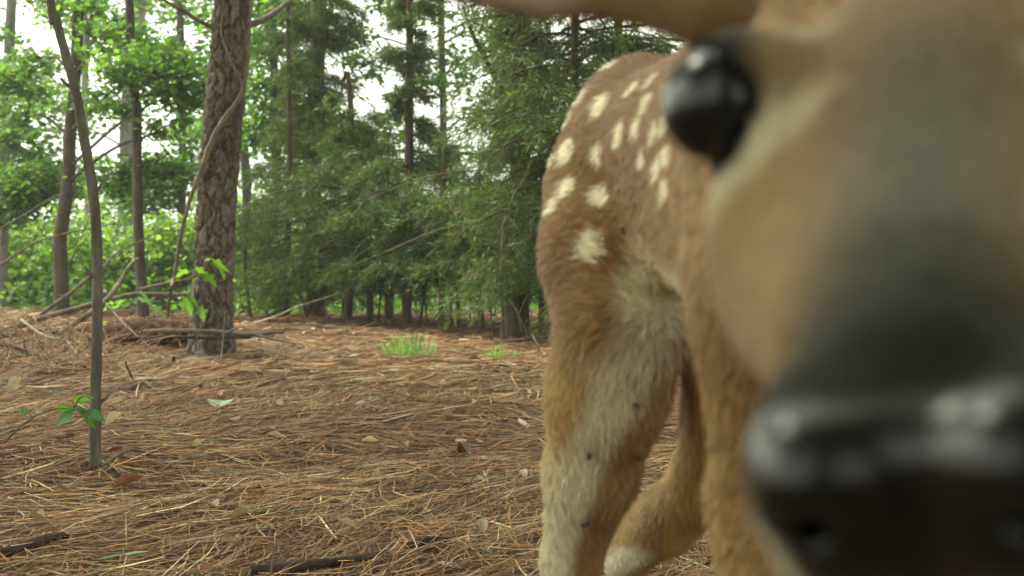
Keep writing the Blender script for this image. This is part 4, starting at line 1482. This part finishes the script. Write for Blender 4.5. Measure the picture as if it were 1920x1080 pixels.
# coat spots: centre on the skin and radius
SPOTS = [
    ((0.065, 0.907, 0.631), 0.0099), ((0.055, 0.97, 0.646), 0.0086), ((0.071, 0.826, 0.602), 0.0082),
    ((0.062, 0.893, 0.594), 0.0075), ((0.041, 0.944, 0.6), 0.0102), ((0.041, 0.924, 0.572), 0.0083),
    ((0.031, 0.928, 0.559), 0.0074), ((0.064, 0.89, 0.564), 0.0079), ((0.082, 0.833, 0.633), 0.0062),
    ((0.057, 0.876, 0.527), 0.0113), ((0.078, 0.77, 0.601), 0.0062), ((0.082, 0.752, 0.614), 0.0062),
    ((0.081, 0.708, 0.592), 0.0062), ((0.083, 0.668, 0.575), 0.0062), ((0.081, 0.696, 0.57), 0.0062),
    ((0.083, 0.679, 0.594), 0.0062), ((0.079, 0.752, 0.581), 0.0062), ((0.088, 0.78, 0.631), 0.0062),
    ((0.083, 0.673, 0.558), 0.0062), ((0.043, 0.985, 0.632), 0.009), ((0.027, 0.972, 0.597), 0.0085),
    ((0.078, 0.975, 0.668), 0.009), ((0.072, 0.9, 0.655), 0.007), ((0.1, 0.8, 0.665), 0.007),
    ((0.115, 0.7, 0.672), 0.007), ((0.19, 0.907, 0.631), 0.0099), ((0.198, 0.97, 0.646), 0.0086),
    ((0.235, 0.826, 0.602), 0.0082), ((0.192, 0.893, 0.594), 0.0075), ((0.21, 0.944, 0.6), 0.0102),
    ((0.21, 0.924, 0.572), 0.0083), ((0.219, 0.928, 0.559), 0.0074), ((0.191, 0.89, 0.564), 0.0079),
    ((0.225, 0.833, 0.633), 0.0062), ((0.197, 0.876, 0.527), 0.0113), ((0.229, 0.77, 0.601), 0.0062),
    ((0.225, 0.752, 0.614), 0.0062), ((0.226, 0.708, 0.592), 0.0062), ((0.224, 0.668, 0.575), 0.0062),
    ((0.226, 0.696, 0.57), 0.0062), ((0.224, 0.679, 0.594), 0.0062)]


def ss(a, b, x):
    t = np.clip((x - a) / (b - a), 0, 1)
    return t * t * (3 - 2 * t)


def mixc(c, t, k):
    return c * (1 - k[:, None]) + np.array(t) * k[:, None]


def coat(p, n, jitter=None):
    """fur colour of the fawn's markings at a point of the skin (rgb + roughness)"""
    q = (p - NOSE) / HS
    u, w, v = q @ hU, q @ hW, q @ hV
    aw = np.abs(w)
    x, y, z = p.T
    nz = .5 + .25 * np.sin(x * 61 + z * 37) * np.sin(y * 43 + 1) + .25 * np.sin(x * 133 + y * 71 + z * 97)
    # ---- body
    c = np.repeat(np.array([[.225, .120, .050]]), len(p), 0)
    c = mixc(c, (.170, .086, .038), ss(.60, .67, z) * .8)                     # darker along the back
    c = mixc(c, (.40, .245, .100), ss(.50, .40, z) * .85)                      # tan legs
    fore = ss(.72, .60, y)
    c = mixc(c, (.29, .165, .075), fore * .8)
    # ruffled darker bars across the shoulder and foreleg, and the dark edge behind the haunch
    bars = ss(.25, .8, np.sin(z * 260 + 3 * np.sin(x * 90) + 2 * np.sin(z * 70)) * .6 + .4 * np.sin(z * 610 + x * 120)) * ss(.66, .60, y) * ss(.62, .56, z)
    c = mixc(c, (.165, .095, .040), bars * .55)
    edge = ss(1, .3, np.sqrt(((x - .036) / .012) ** 2 + ((z - .500) / .045) ** 2))
    c = mixc(c, (.17, .085, .033), edge * .8 * ss(.80, .84, y))
    for a, r in SPOTS:
        d = np.sqrt(((p - np.array(a)) ** 2) @ np.array([1.0, .30, .60]))
        c = mixc(c, (.80, .73, .60), ss(1.05, .62, d / r + .14 * (nz - .5)))
    # white belly, groin and flank fold
    under = ss(-.15, -.6, n[:, 2]) * ss(.55, .50, z) * ss(.40, .45, z)
    c = mixc(c, (.62, .55, .42), under * ss(.60, .68, y) * .9)
    gro = ss(1.0, .35, np.sqrt(((x - .100) / .036) ** 2 + ((z - .492) / .036) ** 2 + ((y - .86) / .09) ** 2))
    c = mixc(c, (.66, .60, .47), gro)
    fold = ss(1.0, .4, np.sqrt(((x - .092 - (z - .52) * .10) / .014) ** 2 + ((z - .54) / .05) ** 2 + ((y - .86) / .12) ** 2))
    c = mixc(c, (.60, .50, .37), fold * .8)
    # hind leg: a pale band running from the groin down the inner front of the leg
    axx = np.interp(z, [.25, .278, .355, .42, .466, .53], [.043, .047, .060, .070, .076, .072])
    rr = np.interp(z, [.25, .278, .355, .42, .466, .53], [.018, .022, .034, .043, .043, .05])
    s1 = (x - axx) / rr
    sc = np.interp(z, [.28, .33, .37, .42, .47], [-.45, -.42, -.25, .10, .35])
    hind = ss(.80, .84, y)
    band = ss(.75, .2, np.abs(s1 - sc)) * ss(.50, .44, z) * hind * (x < .125)
    c = mixc(c, (.60, .56, .44), band * .9)
    low = ss(.40, .34, z) * ss(.25, .27, z) * hind * ss(.3, -.1, s1) * (x < .1)
    c = mixc(c, (.56, .52, .40), low * .6)
    back_shade = ss(.15, .6, s1 - sc) * ss(.47, .43, z) * hind * (x < .125)
    c = mixc(c, (.24, .145, .070), back_shade * .8)  # shaded rear of the leg, its shadow painted into the coat
    hk = ss(1, .45, np.sqrt(((x - .105 - (z - .265) * 1.0) / .026) ** 2 + ((y - 1.07) / .06) ** 2 + ((z - .262) / .026) ** 2))
    c = mixc(c, (.66, .62, .52), hk)
    inner = ss(.2, .7, np.abs(n[:, 0])) * ss(.42, .38, z) * ((x - MID) * n[:, 0] < 0) * ss(.72, .62, y)
    c = mixc(c, (.5, .4, .28), inner * .6)
    c = mixc(c, (.02, .018, .016), ss(.038, .030, z - .0))                      # hooves
    rough = np.full(len(p), .88)
    # ---- head
    hm = ss(.44, .37, y)
    h = np.repeat(np.array([[.262, .170, .083]]), len(p), 0)
    h = mixc(h, (.21, .135, .070), ss(-.02, .0, v) * ss(.05, .11, u) * ss(.045, .02, aw) * .8)
    h = mixc(h, (.36, .27, .16), ss(.08, .12, u) * ss(.05, .09, u) * ss(.016, .028, aw) * ss(-.05, -.02, v) * .35)
    br = ss(.027, .002, aw) * ss(-.028, -.008, v)
    h = mixc(h, (.095, .096, .090), br * ss(.16, .08, u) * .85)
    h = mixc(h, (.036, .036, .034), br * ss(.075, .03, u) * .9)
    h = mixc(h, (.40, .34, .24), ss(.055, .085, -v + .02) * .5)
    for e, ed, s in EYES:
        d = np.linalg.norm(p - e, axis=1)
        pale = ss(.040, .026, d) * ss(.35, .85, np.abs((p - e) @ hU) / .022)
        h = mixc(h, (.56, .50, .38), pale * .75 * np.where((p - e) @ hU < 0, 1.0, .6))
        tear = ss(1, .3, np.sqrt((((p - e) @ hU + .020) / .012) ** 2 + (((p - e) @ hV + .004) / .005) ** 2 + (((p - e) @ hW) / .016) ** 2))
        h = mixc(h, (.06, .045, .035), tear * .7)
        lid = ss(.0215, .0182, d)
        h = mixc(h, (.016, .014, .013), lid)
    muz = ss(.042, .026, u) * ss(-.018, -.010, v)
    h = mixc(h, (.014, .013, .011), muz)
    wb = ss(-.004, .001, u) * ss(.028, .020, u) * ss(-.0085, -.0115, v) * ss(.0160, .0185, aw)
    h = mixc(h, (.70, .67, .58), wb * .95)
    h = mixc(h, (.66, .62, .53), ss(-.024, -.030, v + (u - .02) * .30) * ss(.085, .055, u) * ss(.011, .015, aw))
    h = mixc(h, (.03, .025, .022), ss(-.024, -.028, v) * ss(.030, .020, u) * ss(.014, .010, aw))  # shadow painted over the chin front, where the fur itself is white
    pad = ss(.0165, .0125, u + .25 * np.clip(v + .010, 0, 1)) * ss(-.031, -.027, v) * (1 - ss(.0160, .0185, aw) * ss(-.0075, -.0105, v))
    h = mixc(h, (.004, .004, .0045), pad)
    rough = rough * (1 - hm * pad) + .27 * hm * pad
    for a, ax, wd, fn, L in EAR:
        t = (p - a) @ ax
        ins = ss(.012, .03, t) * ((p - a) @ fn > -.03)
        h = mixc(h, (.40, .30, .25), ins)
        h = mixc(h, (.10, .07, .05), ss(.018, .024, np.abs((p - a) @ wd)) * ins * .7)
    c = c * np.array([.98, 1.0, .82]) * (1 - hm[:, None]) + h * np.array([.68, .69, .56]) * hm[:, None]
    return np.concatenate([c, rough[:, None]], 1), hm, pad * hm


BC, BHM, BPAD = coat(BV, BN)
fawn = thing('fawn', 'spotted brown fawn with its face right up against the camera', 'fawn', (0.12, 0.80, 0.0))
peb = np.sin(BV @ hW * 2600) * np.sin(BV @ hV * 2900) + .6 * np.sin(BV @ hW * 1500 + 1 + BV @ hV * 1300)
BV = BV + BN * (BPAD * .00018 * peb)[:, None]
body = obj('body', make_mesh('body', BV, BQ, mat=M_coat, cols=BC), fawn)

# eyes
m, nt, out = new_mat('deer_eye')
b = N(nt, 'ShaderNodeBsdfPrincipled')
b.inputs['Base Color'].default_value = (.006, .0065, .008, 1)
b.inputs['Roughness'].default_value = .19
b.inputs['Specular IOR Level'].default_value = .45
nt.links.new(b.outputs[0], out.inputs['Surface'])
M_eye = m
for e, ed, s in EYES:
    nr_, ns_ = 18, 28
    ph = np.linspace(0, math.pi, nr_)
    t1 = nrm(np.cross(ed, [0, 0, 1.0]))
    t2 = np.cross(ed, t1)
    V = []
    for a in ph:
        for k in range(ns_):
            q = 2 * math.pi * k / ns_
            rr = .0149
            bul = .0009 * math.exp(-(a / .55) ** 2)                              # cornea
            V.append(e + ed * .0006 + (rr + bul) * (math.cos(a) * ed + math.sin(a) * (math.cos(q) * t1 + math.sin(q) * t2)))
    i = np.arange(nr_ - 1)[:, None] * ns_
    j = np.arange(ns_)[None]
    Q = np.stack([i + j, i + (j + 1) % ns_, i + ns_ + (j + 1) % ns_, i + ns_ + j], -1).reshape(-1, 4)
    obj('eye', make_mesh('eye', np.array(V), Q, mat=M_eye), fawn)


# coat hair
def build_fur():
    g = np.random.default_rng(99)
    tri = np.concatenate([BQ[:, [0, 1, 2]], BQ[:, [0, 2, 3]]])
    ar = np.linalg.norm(np.cross(BV[tri[:, 1]] - BV[tri[:, 0]], BV[tri[:, 2]] - BV[tri[:, 0]]), axis=1)
    cen = BV[tri].mean(1)
    vis = np.where(cen[:, 1] > .45, 1.0, .7) * np.where(cen[:, 2] < .2, .4, 1.0)
    n = 118000
    f = g.choice(len(tri), n, p=ar * vis / np.sum(ar * vis))
    r1, r2 = np.sqrt(g.uniform(size=n)), g.uniform(size=n)
    wts = np.stack([1 - r1, r1 * (1 - r2), r1 * r2], -1)
    p = np.einsum('nk,nkd->nd', wts, BV[tri[f]])
    nn = nrm(np.einsum('nk,nkd->nd', wts, BN[tri[f]]))
    C, hm, pad = coat(p, nn)
    deye = np.minimum.reduce([np.linalg.norm(p - e, axis=1) for e, _, _ in EYES])
    keep = (pad < .2) & (deye > .0205) & (p[:, 2] > .04)
    p, nn, C, hm = p[keep], nn[keep], C[keep], hm[keep]
    n = len(p)
    x, y, z = p.T
    flow = np.repeat(np.array([[0, .55, -.55]]), n, 0)
    leg = ss(.50, .42, z)[:, None]
    flow = flow * (1 - leg) + np.array([0, .12, -1.0]) * leg
    ch = (ss(.66, .58, y) * (1 - hm))[:, None]
    flow = flow * (1 - ch) + np.array([-.25, .35, -.8]) * ch
    flow = flow * (1 - hm[:, None]) + (hU * 1.0 - hV * .2) * hm[:, None]
    # the groin's whorl: hair fans out from it
    w0 = np.array([.10, .86, .485])
    dv = p - w0
    wk = np.exp(-(np.linalg.norm(dv, axis=1) / .06) ** 2)[:, None] * (1 - hm[:, None])
    flow = flow * (1 - wk) + nrm(dv) * wk
    flow = flow + g.normal(0, .16, (n, 3))
    flow = nrm(flow - nn * np.sum(flow * nn, 1, keepdims=True))
    Lh = np.where(hm > .5, .0055, np.where(z < .30, .006, .0088)) + wk[:, 0] * .008
    Lh = Lh * g.uniform(.6, 1.3, n)
    lift = np.where(hm > .5, .22, .30) * g.uniform(.6, 1.5, n) + wk[:, 0] * .12
    d0 = nrm(flow + nn * (lift * 1.5)[:, None])
    d1 = nrm(flow + nn * (lift * .7)[:, None])
    p0 = p - nn * .0005
    p1 = p0 + d0 * (Lh * .5)[:, None]
    p2 = p1 + d1 * (Lh * .5)[:, None]
    wv = nrm(np.cross(flow, nn) + g.normal(0, .25, (n, 3))) * (np.where(hm > .5, .00025, .00038) * g.uniform(.7, 1.3, n))[:, None]
    V = np.stack([p0 - wv, p0 + wv, p1 - wv * .8, p1 + wv * .8, p2], 1).reshape(-1, 3)
    k = np.arange(n)[:, None] * 5
    jit = np.exp(g.normal(0, .17, n))[:, None]
    c = C[:, :3] * jit
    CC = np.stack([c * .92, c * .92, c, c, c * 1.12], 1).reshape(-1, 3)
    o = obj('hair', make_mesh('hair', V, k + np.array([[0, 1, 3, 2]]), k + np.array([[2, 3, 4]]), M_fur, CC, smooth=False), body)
    o.location = (0, 0, 0)
    o['kind'] = 'stuff'


build_fur()


# ------------------------------------------------------------------ flies sitting on the coat
m, nt, out = new_mat('fly_body')
b = N(nt, 'ShaderNodeBsdfPrincipled')
b.inputs['Base Color'].default_value = (.02, .018, .017, 1)
b.inputs['Roughness'].default_value = .4
nt.links.new(b.outputs[0], out.inputs['Surface'])
M_fly = m
M_wing = mat_rough('fly_wing', (.10, .095, .09), (.2, .19, .18), 400, .3, 0.0)


def ball(c, r, n=10, k=6):
    ph = np.linspace(0, math.pi, k + 1)
    th = np.linspace(0, 2 * math.pi, n, endpoint=False)
    V = np.array([[c[0] + r[0] * math.cos(a), c[1] + r[1] * math.sin(a) * math.cos(t), c[2] + r[2] * math.sin(a) * math.sin(t)] for a in ph for t in th])
    i = np.arange(k)[:, None] * n
    j = np.arange(n)[None]
    return V, np.stack([i + j, i + (j + 1) % n, i + n + (j + 1) % n, i + n + j], -1).reshape(-1, 4)


def fly(label, p, az, size=.75):
    p = np.array(p)
    i = int(np.argmin(np.sum((BV - p) ** 2, 1)))
    up = BN[i]
    fw = nrm(np.cross(up, [math.cos(az), .3, math.sin(az)]))
    sd_ = np.cross(up, fw)
    root = thing('fly', label, 'fly', BV[i] + up * .0035, 'flies on the fawn')
    R = np.stack([fw, sd_, up], 1)
    put = lambda V: np.asarray(V) * size @ R.T + BV[i] + up * .0050
    mb = MB()
    for c_, r_ in (((.0024, 0, .0), (.0011, .0013, .0012)), ((.0006, 0, .0003), (.0018, .0014, .0014)), ((-.0024, 0, 0), (.0024, .0015, .0013))):
        V, Q = ball(c_, r_)
        mb.add(put(V), Q)
    obj('body', mb.mesh('body', M_fly), root)
    for s in (-1, 1):
        mb = MB()
        V = np.array([[.0008, s * .0006, .0016], [-.0016, s * .0026, .0018], [-.0046, s * .0026, .0012], [-.0048, s * .0012, .0012], [-.002, s * .0004, .0017]])
        V = np.vstack([V, V - [0, 0, .0001]])
        mb.add(put(V), None, [[0, 1, 4], [1, 2, 4], [2, 3, 4], [5, 9, 6], [6, 9, 7], [7, 9, 8]])
        obj('wing', mb.mesh('wing', M_wing), root)
        for k in (-1, 0, 1):
            mb = MB()
            mb.add(*tube(put([[k * .0009, s * .001, -.0004], [k * .0022, s * .0026, .0002], [k * .0032, s * .0036, -.0045]]), [.00018, .00012], 4))
            obj('leg', mb.mesh('leg', M_fly), root)


fly('small dark fly on the pale flank of the fawn', (0.081, 0.845, 0.537), 0.3)
fly('small dark fly high on the inner hind leg of the fawn, below the groin', (0.084, 0.858, 0.419), 1.2)
fly('small dark fly at the back edge of the fawn hind leg', (0.089, 0.886, 0.379), 0.8)
fly('large dark fly low on the white fawn hind leg', (0.055, 0.912, 0.325), 2.0, 1.0)
fly('small dark fly on the front of the fawn hind leg, in the white band', (0.057, 0.878, 0.381), 0.1)


# ================================================================== the air: a faint woodland haze
def build_haze():
    m, nt, out = new_mat('haze')
    v = N(nt, 'ShaderNodeVolumePrincipled')
    v.inputs['Color'].default_value = (0.95, 0.97, 0.92, 1)
    v.inputs['Density'].default_value = 0.0025
    v.inputs['Anisotropy'].default_value = 0.3
    nt.links.new(v.outputs[0], out.inputs['Volume'])
    X, Y0, Y1, Z0, Z1 = 720, -720, 760, -3.0, 12.0
    V = [(x, y, z) for z in (Z0, Z1) for x, y in ((-X, Y0), (X, Y0), (X, Y1), (-X, Y1))]
    Q = [[0, 3, 2, 1], [4, 5, 6, 7], [0, 1, 5, 4], [1, 2, 6, 5], [2, 3, 7, 6], [3, 0, 4, 7]]
    o = obj('haze', make_mesh('haze', V, Q, mat=m, smooth=False))
    o['kind'] = 'stuff'
    tag(o, 'faint pale haze hanging in the woodland air', 'haze')


build_haze()
